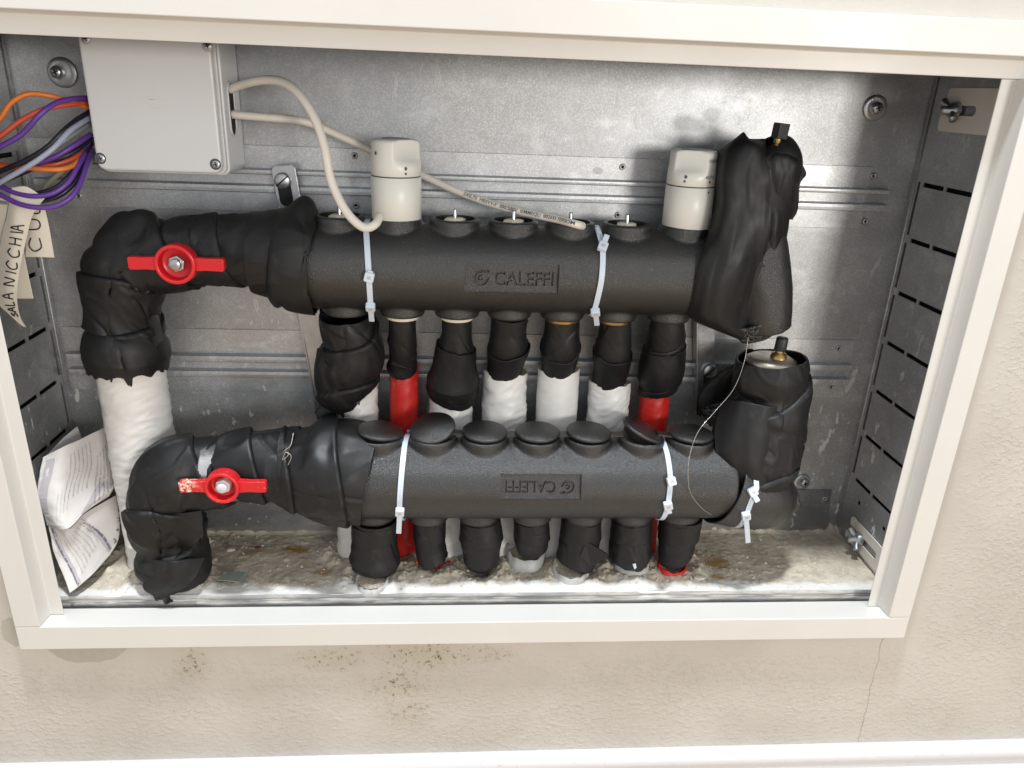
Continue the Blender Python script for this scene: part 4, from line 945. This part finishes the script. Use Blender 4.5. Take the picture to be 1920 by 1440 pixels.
lowb = [
 ('wide black sleeve on a grey stub, leftmost of the branch row under the lower manifold', [(703, 978, .048, 40), (703, 1000, .048, 38), (703, 1030, .048, 40), (702, 1050, .048, 43), (698, 1064, .047, 34)], 'conduit', (697, 1086, .0160), 0),
 ('black sleeve with ripped red conduit at its foot, second in the lower row', [(805, 974, .048, 26), (806, 1000, .049, 25), (808, 1030, .050, 25), (812, 1046, .050, 26)], None, None, 1),
 ('smooth black sleeve with a thick cuff line, third in the lower branch row', [(901, 974, .048, 33), (902, 1000, .048, 37), (902, 1026, .048, 32), (899, 1052, .048, 27), (896, 1064, .047, 20)], None, None, 2),
 ('thin black sleeve standing inside a wide chalky conduit ring, middle of the lower branch row', [(996, 974, .048, 29), (997, 1000, .048, 29), (995, 1018, .050, 27), (991, 1034, .052, 19)], 'conduit', (986, 1056, .0200), 3),
 ('black sleeve with a pointed flap sticking out to the right, in the lower branch row', [(1090, 974, .048, 33), (1088, 1000, .048, 34), (1084, 1030, .048, 34), (1079, 1050, .048, 34), (1074, 1060, .047, 24)], 'conduit', (1072, 1072, .0185), 4),
 ('black sleeve with a white fleck near its foot, second from right in lower row', [(1184, 974, .048, 33), (1183, 1000, .048, 34), (1181, 1030, .048, 35), (1178, 1048, .048, 32), (1175, 1058, .047, 24)], 'conduit', (1186, 1060, .0180), 5),
 ('slanted black sleeve hanging off a gap at the right end of the lower manifold', [(1276, 974, .048, 36), (1272, 1000, .048, 33), (1268, 1025, .049, 30), (1262, 1044, .050, 25), (1260, 1055, .050, 20)], 'redpipe', (1262, 1062, .0150), 6)]
for lab, c, base, bp, i in lowb:
    g = U(c[-1][0], c[-1][1], .048); t = thing('branch_pipe', lab, 'pipe', (g.x, .048, .007), 'branch pipes standing under the lower manifold')
    sleeve('black_sleeve', c, M['rubber'], t, ns=90, nt=72, wr=(.0008, 13, 90 + i), th=.0018, e0=lambda t_: -.10, e1=rag(.05, 1.3, i + 30, .05, i), folds=((.22, 0, .015, 3, -.0012), (.5, 1.2, .1, .5, .001), (.75, -1.3, .1, .5, .0012)))
    sleeve('cuff', [c[0], (c[1][0], c[1][1] + 6, c[1][2], c[1][3] + 1)], M['rubber'], t, ns=24, nt=60, wr=(.0005, 18, i), th=.0014, off=.0008, e0=lambda t_: -.1, e1=rag(.12, 1.2, i + 50, .1, i))
    if base:
        vp = UZ(bp[0], bp[1] - (14 if i == 3 else 6), .020); V = []
        bx, by_ = vp.x, vp.y + bp[2] * .2
        q = MB(); h_ = {0: .011, 3: .024, 4: .017, 5: .017, 6: .015}[i]
        nn = 56
        for k, (rr, zz) in enumerate(((bp[2], .0), (bp[2], 1), (bp[2] - .0018, 1), (bp[2] - .0022, .3))):
            for j in range(nn):
                a = 2 * PI * j / nn; z = .004 + (h_ + (.0022 * noise.noise(Vector((math.cos(a) * 3, math.sin(a) * 3, i * 3))) + .003 * math.sin(a)) * (1 if zz else 0)) * (zz if zz else 0)
                q.v.append(Vector((bx + rr * math.cos(a), by_ + rr * math.sin(a), z)))
        q.f = [(k * nn + j, k * nn + (j + 1) % nn, (k + 1) * nn + (j + 1) % nn, (k + 1) * nn + j) for k in range(3) for j in range(nn)]
        q.out('conduit_ring', M[base], t)
        if i in (0, 3, 4, 5):
            MB().lathe([(0, .004 + h_ * .72), (bp[2] - .002, .004 + h_ * .8)], T(bx, by_, 0), 40).out('ring_filling', M['core'], t)
    if i == 1:
        q = MB()
        for k in range(9):
            px = 782 + k * 7.5; a = UZ(px, 1066 - 4 * math.sin(k), .008); w_ = .0028; hh = .004 + .006 * abs(noise.noise(Vector((k * .7, 1, 2)))) + (.008 if k == 0 else 0)
            q.add([a + Vector((-w_, 0, -.003)), a + Vector((w_, .001, -.003)), a + Vector((w_ * .4, .002, hh)), a + Vector((-w_ * .8, .001, hh * .7))], [(0, 1, 2, 3)])
        q.out('ripped_conduit', M['redpipe'], t, solid=.0008)
    if i == 4:
        a, b, c_ = U(1098, 1012, .030), U(1142, 1040, .026), U(1108, 1062, .028)
        MB().add([a, b, c_, U(1088, 1040, .028)], [(0, 1, 2, 3)]).out('pointed_flap', M['rubber'], t, smooth=False, solid=.002)
    if i == 5:
        a = U(1189, 1062, .026); MB().add([a + Vector((-.002, 0, .003)), a + Vector((.001, 0, .004)), a + Vector((.0025, 0, -.001)), a + Vector((.0005, 0, -.003))], [(0, 1, 2, 3)]).out('plaster_fleck', M['tie'], t, smooth=False, solid=.0008)
# ------------------------------------------------------------------ junction box
F = .070; C4 = [U(152, 80, F), U(178, 313, F), U(414, 328, F)]
bx0, bx1 = C4[1].x + .002, C4[2].x + .0015; bz0 = C4[2].z + .001; bz1 = .5075
jb = thing('junction_box', 'square light grey plastic junction box with four lid screws, fixed to the back panel', 'junction box', ((bx0 + bx1) / 2, .13, bz0))
cxb, czb, hw, hh = (bx0 + bx1) / 2, (bz0 + bz1) / 2, (bx1 - bx0) / 2, (bz1 - bz0) / 2
def rb(w_, h_, y0, y1, name, mat, par, bev=.0015, r=.007):
    return MB().prism(rounded(w_, h_, r, 6), T(cxb, 0, czb) @ FRONT, -y1, -y0).out(name, mat, par, smooth=False, bevel=bev)
body = rb(hw + .003, hh + .003, F + .013, BY - .001, 'box_body', M['box'], jb)
lid = rb(hw, hh, F, F + .0075, 'box_lid', M['box'], jb, .0018)
rb(hw + .0015, hh + .0015, F + .0076, F + .0128, 'lid_gasket', M['box'], jb, .0006)
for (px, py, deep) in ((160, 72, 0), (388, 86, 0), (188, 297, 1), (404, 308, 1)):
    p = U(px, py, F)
    MB().lathe([(0, .00012), (.0046, .00012)], T(*p) @ FRONT, 28).out('screw_recess', M['greybar'] if not deep else M['ink'], lid)  # flat discs; the deep ones get their shade as a dark colour
    s = MB().lathe([(0, .0008), (.0030, .0007), (.0034, .0002)], T(*(p + Vector((.0004, 0, 0)))) @ FRONT, 20).out('lid_screw', M['zinc'], lid)
    c = MB()
    for a in (.3, .3 + PI / 2): c.box((-.002, -.0004, .0006), (.002, .0004, .0011), T(*(p + Vector((.0004, 0, 0)))) @ FRONT @ Matrix.Rotation(a, 4, 'Z'))
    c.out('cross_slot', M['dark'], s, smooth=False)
# faint moulded mark on the lid
p = U(290, 190, F); e = MB(); e.lathe([(.0050, .0002), (.0054, .0004), (.0058, .0002)], T(*p) @ FRONT, 30, 2.2, 5.6); e.box((-.004, .0010, 0), (.005, .0014, .0003), T(*p) @ FRONT); e.out('moulded_mark', M['box'], lid)
# oval cable opening on the right side of the body
q = cxb + hw + .0031; yh = .103; zh = U(438, 205, .103).z
poly = rounded(.0088, .0215, .0087, 8)
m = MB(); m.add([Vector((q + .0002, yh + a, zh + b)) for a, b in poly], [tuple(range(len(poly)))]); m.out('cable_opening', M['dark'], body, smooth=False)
m = MB(); pp = [Vector((q + .0004, yh + a, zh + b)) for a, b in poly]; m.tube(pp + [pp[0]], .0009, 8, False).out('opening_rim', M['box'], body)
# ------------------------------------------------------------------ cables of the actuators
def cable(name, label, pts, r, mat, group, cat_='cable', n=90):
    P = cat([U(*q) for q in pts], n); o = MB().tube(P, r, 14).out(name, mat, None, origin=P[0]); tagit(o, label, cat_, group); return o, [Vector(a) for a in P]
cable('actuator_cable', 'cream cable arching high from the box and looping under the left actuator', [(430, 168, .103), (450, 160, .100), (480, 152, .088), (508, 150, .078), (535, 156, .068), (562, 178, .058), (590, 222, .050), (608, 275, .044), (620, 335, .040), (640, 382, .036), (662, 412, .034), (684, 427, .034), (703, 421, .036), (712, 405, .046)], .0036, M['cable'], 'cream actuator cables')
co, CPth = cable('actuator_cable', 'cream printed cable running straight down to the right from the box behind the left actuator', [(430, 214, .103), (460, 217, .104), (510, 221, .105), (555, 225, .106), (590, 234, .107), (640, 256, .108), (690, 279, .110), (740, 303, .112), (800, 333, .110), (860, 360, .104), (930, 385, .092), (1000, 402, .076), (1040, 410, .066), (1078, 420, .052), (1092, 424, .060)], .0035, M['cable'], 'cream actuator cables')
v, f = text_geo('2X0,75  H03VV-F  300/500V  IEMMEQU  002633 FERSOM', .0046, 0, .00006, 'LEFT')
tot = max(q.x for q in v); Lc = [0]
for i in range(1, len(CPth)): Lc.append(Lc[-1] + (CPth[i] - CPth[i - 1]).length)
V = []
s0 = Lc[-1] - tot - .012
for q in v:
    s = s0 + q.x
    k = max(0, min(len(Lc) - 2, next((j for j in range(len(Lc) - 1) if Lc[j + 1] >= s), len(Lc) - 2)))
    u = (s - Lc[k]) / (Lc[k + 1] - Lc[k]); p = CPth[k].lerp(CPth[k + 1], u); tn = (CPth[k + 1] - CPth[k]).normalized()
    side = Vector((0, -1, 0)); side = (side - tn * side.dot(tn)).normalized(); upv = side.cross(tn) * -1
    if upv.z < 0: upv = -upv
    a = (q.y + .0010) / .0040
    V.append(p + (side * math.cos(a) + upv * math.sin(a)) * .0038)
emit('printed_text', V, f, M['ink'], co, smooth=False)
# ------------------------------------------------------------------ single wires at the left
WG = 'single-core wires left of the junction box'
wires = [
 ('orange', 'orange wire arching highest, out of the top left of the box', [(-40, 260, .05), (0, 222, .052), (22, 192, .055), (55, 176, .06), (95, 180, .065), (130, 190, .075), (165, 202, .09)]),
 ('redwire', 'red wire sweeping up to the box just below the top orange one', [(-40, 285, .05), (0, 256, .05), (40, 226, .055), (80, 206, .06), (120, 197, .07), (165, 193, .09)]),
 ('purple', 'purple wire crossing over the red one near the top', [(-40, 296, .045), (0, 275, .045), (40, 252, .048), (75, 215, .05), (105, 193, .06), (140, 185, .075), (168, 184, .09)]),
 ('black', 'black wire at the upper edge of the middle bundle', [(-40, 345, .05), (0, 322, .05), (50, 300, .052), (90, 275, .055), (120, 245, .062), (145, 224, .075), (168, 210, .09)]),
 ('bluegrey', 'pale blue-grey wire lying in front of the middle bundle', [(-40, 366, .045), (0, 342, .042), (30, 325, .042), (65, 304, .043), (100, 278, .048), (130, 246, .06), (160, 226, .08), (172, 220, .09)]),
 ('greywire', 'mid grey wire just behind the pale one', [(-30, 338, .058), (20, 318, .06), (70, 296, .06), (110, 272, .063), (140, 250, .072), (170, 232, .09)]),
 ('purple', 'purple wire in the middle bundle under the pale grey one', [(-30, 348, .06), (10, 335, .058), (60, 312, .057), (105, 293, .058), (140, 272, .066), (170, 252, .085)]),
 ('black', 'black wire in the middle bundle curving below the purple one', [(-30, 356, .06), (10, 338, .06), (70, 312, .062), (115, 296, .064), (145, 280, .072), (172, 258, .088)]),
 ('beigewire', 'dull beige wire rising steeply behind the bundle', [(75, 365, .09), (90, 345, .09), (115, 322, .088), (140, 300, .088), (168, 268, .095)]),
 ('orange', 'orange wire looping level with the lower part of the box', [(-30, 312, .06), (0, 313, .06), (40, 314, .055), (80, 317, .052), (115, 317, .055), (140, 308, .066), (170, 280, .09)]),
 ('redwire', 'dark orange wire just above the lower orange loop', [(-30, 304, .07), (0, 308, .066), (40, 312, .064), (90, 310, .062), (125, 302, .068), (150, 290, .078), (172, 270, .092)]),
 ('purple', 'purple wire forming the upper of the two low purple loops', [(-30, 332, .05), (0, 348, .048), (30, 362, .046), (65, 368, .045), (100, 362, .048), (128, 342, .055), (146, 312, .066), (160, 286, .08), (172, 262, .092)]),
 ('purple', 'purple wire forming the lowest and widest loop under the bundle', [(-30, 352, .045), (0, 365, .043), (35, 382, .041), (70, 389, .041), (105, 386, .044), (135, 368, .050), (152, 340, .060), (162, 310, .072), (172, 280, .09)]),
 ('black', 'black wire between the two purple loops', [(42, 362, .055), (70, 363, .054), (105, 352, .056), (130, 330, .062), (150, 302, .072), (172, 268, .09)]),
 ('black', 'second black wire tucked inside the lowest purple loop', [(50, 378, .052), (80, 376, .052), (112, 366, .054), (140, 342, .062), (156, 312, .074), (172, 284, .09)]),
 ('greywire', 'grey wire hugging the outside of the lower loops', [(60, 396, .06), (90, 392, .058), (125, 376, .06), (152, 346, .066), (166, 312, .078), (175, 286, .092)]),
]
for mt, lab, pts in wires: cable('single_wire', lab, pts, .00205, M[mt], WG, 'wire', 70)
# ------------------------------------------------------------------ paper strips with handwriting
def on_sheet(at, u, v, lift=.0006):
    p = at(u, v); du = at(min(1, u + .01), v) - at(max(0, u - .01), v); dv = at(u, min(1, v + .01)) - at(u, max(0, v - .01)); nn = du.cross(dv).normalized()
    if nn.dot(CP - p) < 0: nn = -nn
    return p + nn * lift
STROKES = {'S': [[(.8, .9), (.4, 1), (.1, .75), (.6, .5), (.8, .25), (.4, 0), (.05, .12)]], 'A': [[(0, 0), (.4, 1), (.8, 0)], [(.15, .4), (.7, .42)]], 'L': [[(.15, 1), (.1, 0), (.7, .05)]],
 'N': [[(.05, 0), (.1, 1), (.65, .05), (.75, 1)]], 'I': [[(.3, 1), (.35, 0)]], 'C': [[(.75, .85), (.4, 1), (.08, .55), (.3, .02), (.75, .12)]], 'H': [[(.1, 1), (.12, 0)], [(.7, 1), (.68, 0)], [(.1, .5), (.7, .52)]],
 'U': [[(.1, 1), (.15, .2), (.45, 0), (.7, .25), (.72, 1)]], 'O': [[(.4, 1), (.1, .5), (.4, 0), (.75, .5), (.4, 1)]], ' ': []}
def handwrite(txt, f2uv, mat, parent, wd=.0011):
    mb = MB(); x = 0
    for ch in txt:
        for st__ in STROKES[ch]:
            P = cat([(a + x, b) for a, b in st__], 6 * len(st__)); Q = [f2uv(a, b) for a, b in P]
            mb.tube(Q, wd * .5, 6)
        x += .55 if ch in 'I ' else 1.05
    # flatten is unnecessary at this size
    mb.out('handwriting', mat, parent)
sA = sheet([[(22, 352, .046), (50, 350, .046), (84, 372, .047)], [(14, 400, .046), (30, 402, .043), (62, 402, .046)], [(4, 440, .045), (26, 442, .042), (50, 446, .045)], [(-6, 500, .045), (18, 506, .041), (36, 512, .044)], [(-8, 560, .044), (12, 560, .042), (32, 560, .043)], [(18, 590, .042), (28, 592, .042), (38, 594, .042)], [(43, 612, .041), (46, 613, .041), (49, 613, .041)]])
la = sheet_mesh('paper_strip', sA, M['label']); tagit(la, 'long curling paper strip with SALA NICCHIA handwritten in black', 'label', 'handwritten paper strips')
handwrite('SALA NICCHIA', lambda a, b: on_sheet(sA, .80 - b * .42, .84 - a / 12.2 * .66), M['marker'], la)
sB = sheet([[(55, 372, .052), (72, 380, .052), (84, 390, .052)], [(50, 420, .052), (70, 420, .050), (92, 425, .052)], [(48, 482, .052), (72, 482, .050), (102, 483, .052)]])
lb = sheet_mesh('paper_strip', sB, M['label']); tagit(lb, 'short wide paper flag with CUCI handwritten, tucked behind the long strip', 'label', 'handwritten paper strips')
handwrite('CUC', lambda a, b: on_sheet(sB, .62 - b * .42, .90 - a * .27), M['marker'], lb)
sC = sheet([[(20, 450, .056), (42, 452, .056)], [(25, 500, .056), (50, 500, .056)], [(30, 560, .056), (63, 560, .056)]], 12, 20)
lc = sheet_mesh('paper_strip', sC, M['label'], nu=12, nv=20); tagit(lc, 'blank paper flag hanging lowest behind the written strip', 'label', 'handwritten paper strips')
sD = sheet([[(-20, 362, .047), (5, 366, .046), (24, 372, .047)], [(-20, 374, .046), (5, 376, .045), (22, 380, .046)]], 12, 8)
ld = sheet_mesh('paper_strip', sD, M['label'], nu=12, nv=8); tagit(ld, 'small folded paper end pinched flat under the purple loops at the frame', 'label', 'handwritten paper strips')
sE = sheet([[(-14, 380, .050), (14, 384, .050)], [(-14, 470, .050), (2, 470, .049)]], 12, 12)
le = sheet_mesh('paper_strip', sE, M['label'], nu=12, nv=12); tagit(le, 'blank paper strip mostly cut off by the frame at the far left', 'label', 'handwritten paper strips')
sF = sheet([[(266, 1046, .024), (322, 1052, .006), (384, 1044, .024)], [(272, 1076, .014), (318, 1082, .003), (372, 1072, .016)], [(269, 1100, .010), (306, 1104, .004), (356, 1094, .010)], [(281, 1112, .011), (303, 1117, .0095), (336, 1107, .011)], [(301, 1120, .012), (304, 1121, .0115), (308, 1119, .012)]], 30, 30, .0006, 4)
sheet_mesh('foot_flap', sF, M['rubber'], wl, 30, 30, .002)
# ------------------------------------------------------------------ instruction leaflet
lf = thing('instruction_leaflet', 'crumpled folded instruction leaflet with grey Italian print leaning in the bottom left corner', 'leaflet', UZ(150, 1100, .008))
sh1 = sheet([[(80, 858, .052), (118, 838, .060), (158, 820, .080), (200, 800, .104)], [(74, 890, .044), (118, 880, .052), (166, 868, .078), (206, 858, .096)], [(70, 925, .038), (112, 918, .042), (160, 905, .066), (212, 898, .088)], [(80, 962, .034), (112, 968, .030), (160, 945, .052), (214, 912, .078)], [(88, 985, .034), (126, 992, .026), (160, 960, .048), (205, 930, .074)]], 30, 40, .0018, 3)
pg1 = sheet_mesh('folded_page', sh1, M['paper'], lf)
sh2 = sheet([[(82, 950, .036), (124, 992, .030), (160, 962, .052), (218, 928, .084)], [(92, 995, .032), (132, 1014, .032), (172, 988, .052), (224, 970, .080)], [(106, 1050, .024), (142, 1050, .030), (182, 1028, .050), (222, 1012, .074)], [(131, 1112, .012), (152, 1096, .022), (178, 1072, .038), (206, 1040, .060)]], 30, 40, .0014, 9)
pg2 = sheet_mesh('folded_page', sh2, M['paper'], lf)
sh3 = sheet([[(92, 850, .062), (118, 822, .080), (145, 799, .104)], [(96, 870, .062), (125, 845, .078), (154, 822, .10)]], 20, 12, .001, 5)
sheet_mesh('folded_page', sh3, M['paper'], lf, 20, 12)
def print_on(at, txt, u0, v0, du, dv, mat, name, par, size=1.0, bold=0):
    """text laid from (u0,v0) along (du,dv) per em, letter height perpendicular"""
    v, f = text_geo(txt, 1.0, 0, bold, 'LEFT'); w_ = max(q.x for q in v); V = []
    for q in v:
        a = q.x / w_; uu = u0 + du * a - size * dv * q.y * .14; vv = v0 + dv * a + size * du * q.y * .14
        V.append(on_sheet(at, max(0, min(1, uu)), max(0, min(1, vv)), .0012))
    emit(name, V, f, mat, par, smooth=False)
def bar_on(at, u0, v0, u1, v1, hw_, mat, par):
    V = []; F_ = []; n_ = 16; d = Vector((u1 - u0, v1 - v0)).normalized()
    for i in range(n_ + 1):
        for s in (-1, 1):
            V.append(on_sheet(at, u0 + (u1 - u0) * i / n_ - d.y * hw_ * s, v0 + (v1 - v0) * i / n_ + d.x * hw_ * s, .0007))
    for i in range(n_): F_.append((2 * i, 2 * i + 1, 2 * i + 3, 2 * i + 2))
    emit('grey_band', V, F_, mat, par, smooth=False)
bar_on(sh2, .95, .62, .80, .22, .02, M['greybar'], pg2) if False else None
bar_on(sh1, .16, .10, .10, .72, .06, M['greybar'], pg1); bar_on(sh1, .62, .95, .84, .55, .035, M['greybar'], pg1)
bar_on(sh2, .30, .95, .10, .25, .035, M['greybar'], pg2); bar_on(sh2, .86, .80, .62, .30, .03, M['greybar'], pg2)
words_ = ['Allarme anomalia', 'Device in comunicazione', 'Wi-Fi connesso', 'Blocco tastiera', 'Richiesta calore', 'Programma orario attivo', 'Ventilazione forzata']
print_on(sh2, 'Funzionalita del tasti touch e del display', .26, .96, -.20, -.86, M['ink'], 'print_line', pg2, .45, .012)
print_on(sh2, 'Icone del display: L icona', .85, .78, -.26, -.62, M['ink'], 'print_line', pg2, .45, .012)
for i in range(8): print_on(sh2, words_[i % 7], .40 + i * .048, .86 - i * .045, -.16, -.52, M['greyink'], 'print_line', pg2, .25)
for i in range(4): print_on(sh2, words_[(i + 3) % 7], .12 + i * .03, .62 - i * .04, -.05, -.40, M['greyink'], 'print_line', pg2, .25)
for i in range(6): print_on(sh1, words_[(i * 2) % 7] + ' ' + words_[(i + 1) % 7], .40 + i * .055, .62 - i * .01, .03, -.50, M['greyink'], 'print_line', pg1, .28)
for i in range(4): print_on(sh1, words_[(i * 3) % 7], .28 + i * .05, .80 - i * .03, .04, -.26, M['greyink'], 'print_line', pg1, .28)
for i in range(5): print_on(sh1, words_[(i * 3 + 1) % 7], .76 + i * .045, .86 - i * .02, .02, -.66, M['greyink'], 'print_line', pg1, .25)
# icons
ic = MB()
p = on_sheet(sh2, .90, .66); 
for k in range(8):
    a = k * PI / 4; ic.tube([p + Vector((math.cos(a) * .0016, 0, math.sin(a) * .0016)), p + Vector((math.cos(a) * .0028, 0, math.sin(a) * .0028))], .0003, 6)
ic.tube([p + Vector((math.cos(k * .5) * .0015, 0, math.sin(k * .5) * .0015)) for k in range(14)], .0003, 6)
for k, (uu, vv) in enumerate(((.93, .50), (.96, .36), (.985, .24))):
    p = on_sheet(sh2, uu, vv)
    if k == 0:
        for rr in (.0010, .0019, .0028): ic.tube([p + Vector((-.001 + math.cos(a * .3 - .6) * rr, 0, math.sin(a * .3 - .6) * rr)) for a in range(5)], .0003, 6)
    elif k == 1: ic.tube([p + Vector((math.cos(a * .5) * .0014, 0, math.sin(a * .5) * .0018)) for a in range(14)], .00035, 6)
    else:
        for a in range(3): ic.tube([p + Vector((math.cos(a * PI / 3) * .0024, 0, math.sin(a * PI / 3) * .0024)), p - Vector((math.cos(a * PI / 3) * .0024, 0, math.sin(a * PI / 3) * .0024))], .0003, 6)
ic.out('printed_icons', M['ink'], pg2)
# ------------------------------------------------------------------ thin wire, debris
P = cat([U(*q) for q in ((1403, 632, .040), (1395, 680, .034), (1375, 730, .032), (1340, 772, .028), (1310, 808, .018), (1294, 850, .008), (1290, 890, .004), (1295, 925, .006), (1315, 952, .010), (1335, 966, .016))], 90)
tagit(MB().tube(P, .0002, 6).out('loose_thread', M['wire'], None, origin=P[-1]), 'hair-thin pale wire hanging from the upper wrap across the lower manifold end', 'wire')
P = cat([U(*q) for q in ((550, 812, .018), (545, 835, .014), (534, 845, .013), (541, 852, .012), (530, 862, .012), (536, 848, .011), (546, 856, .011), (540, 872, .012))], 60)
tagit(MB().tube(P, .00030, 6).out('loose_thread', M['wire'], None, origin=P[-1]), 'short kinked thin wire curled on the lower wrap near the manifold', 'wire')
P = [UZ(420, 1090, .012), UZ(450, 1074, .012), UZ(462, 1078, .012), UZ(447, 1092, .012)]
P = [UZ(408, 1088, .0125), UZ(428, 1073, .0125), UZ(463, 1074, .0125), UZ(448, 1092, .0125)]
tagit(emit('tape_scrap', P, [(0, 1, 2, 3)], M['greentape'], smooth=False, solid=.0008), 'grey-green square scrap lying on the mortar right of the wrapped foot', 'scrap')
def chip(px, py, s, mat, lab, sq=.4, name='mortar_chip', cat_='debris', grp=None):
    p = UZ(px, py, .010); v, f = [], []
    bm = bmesh.new(); bmesh.ops.create_icosphere(bm, subdivisions=2, radius=1)
    sd = px * .13
    V = [Vector((q.co.x * s * (1 + .5 * noise.noise(q.co * 1.5 + Vector((sd, 0, 0)))), q.co.y * s * .7 * (1 + .5 * noise.noise(q.co * 1.7 + Vector((0, sd, 0)))), q.co.z * s * sq + .001)) + p for q in bm.verts]
    F_ = [tuple(a.index for a in q.verts) for q in bm.faces]; bm.free()
    return tagit(emit(name, V, F_, mat, smooth=False), lab, cat_, grp)
chip(484, 1028, .0035, M['leaf'], 'small rust-red flake lying on the mortar behind the green scrap', .25, 'rust_flake')
chip(243, 1083, .0045, M['chip'], 'flat pale plaster chip on the brightly lit mortar left of the wrapped foot', .2, grp='plaster chips on the mortar')
chip(432, 1032, .0050, M['chip'], 'plaster chip beside the wrapped foot, above the green scrap', .35, grp='plaster chips on the mortar')
chip(385, 1015, .0070, M['chip'], 'rough plaster lump at the back right of the wrapped foot', .5, grp='plaster chips on the mortar')
chip(1312, 1085, .0060, M['chip'], 'plaster crumb on the mortar right of the last lower branch pipe', .35, grp='plaster chips on the mortar')
chip(870, 1055, .0055, M['chip'], 'plaster crumb standing between the second and third lower branch pipes', .8, grp='plaster chips on the mortar')

g = MB(); rnd = random.Random(3)
for k in range(1500):
    if rnd.random() < .6:
        q, rr = pipe_spots[rnd.randrange(len(pipe_spots))]; a = rnd.uniform(0, 2 * PI); d = rr + abs(rnd.gauss(0, .012)); x, y = q.x + d * math.cos(a), q.y + d * math.sin(a)
    else: x, y = rnd.uniform(XL + .01, XR - .01), rnd.uniform(.022, BY - .01)
    if not (XL + .004 < x < XR - .004 and .021 < y < BY - .006): continue
    i = int((x - XL) / (XR - XL) * nx); j = int((y - .018) / (BY - .018) * ny)
    z = bed[j * (nx + 1) + i]
    sz = abs(rnd.gauss(0, .0009)) + .0005; R3 = Matrix.Rotation(rnd.uniform(0, 6), 3, 'Z') @ Matrix.Rotation(rnd.uniform(-.7, .7), 3, 'X')
    c = [(-1, -.6, -.3), (.9, -.8, -.3), (.7, .8, -.3), (-.8, .7, -.3), (-.3, -.2, .5), (.4, .1, .45)]
    g.add([Vector((x, y, z)) + R3 @ Vector([w_ * sz * rnd.uniform(.7, 1.3) for w_ in cc]) for cc in c], [(0, 3, 2, 1), (0, 1, 5, 4), (1, 2, 5), (2, 3, 4, 5), (3, 0, 4)])
gr = g.out('mortar_grit', M['chip'], None, smooth=False, origin=(.39, .07, .007)); tagit(gr, kind='stuff')
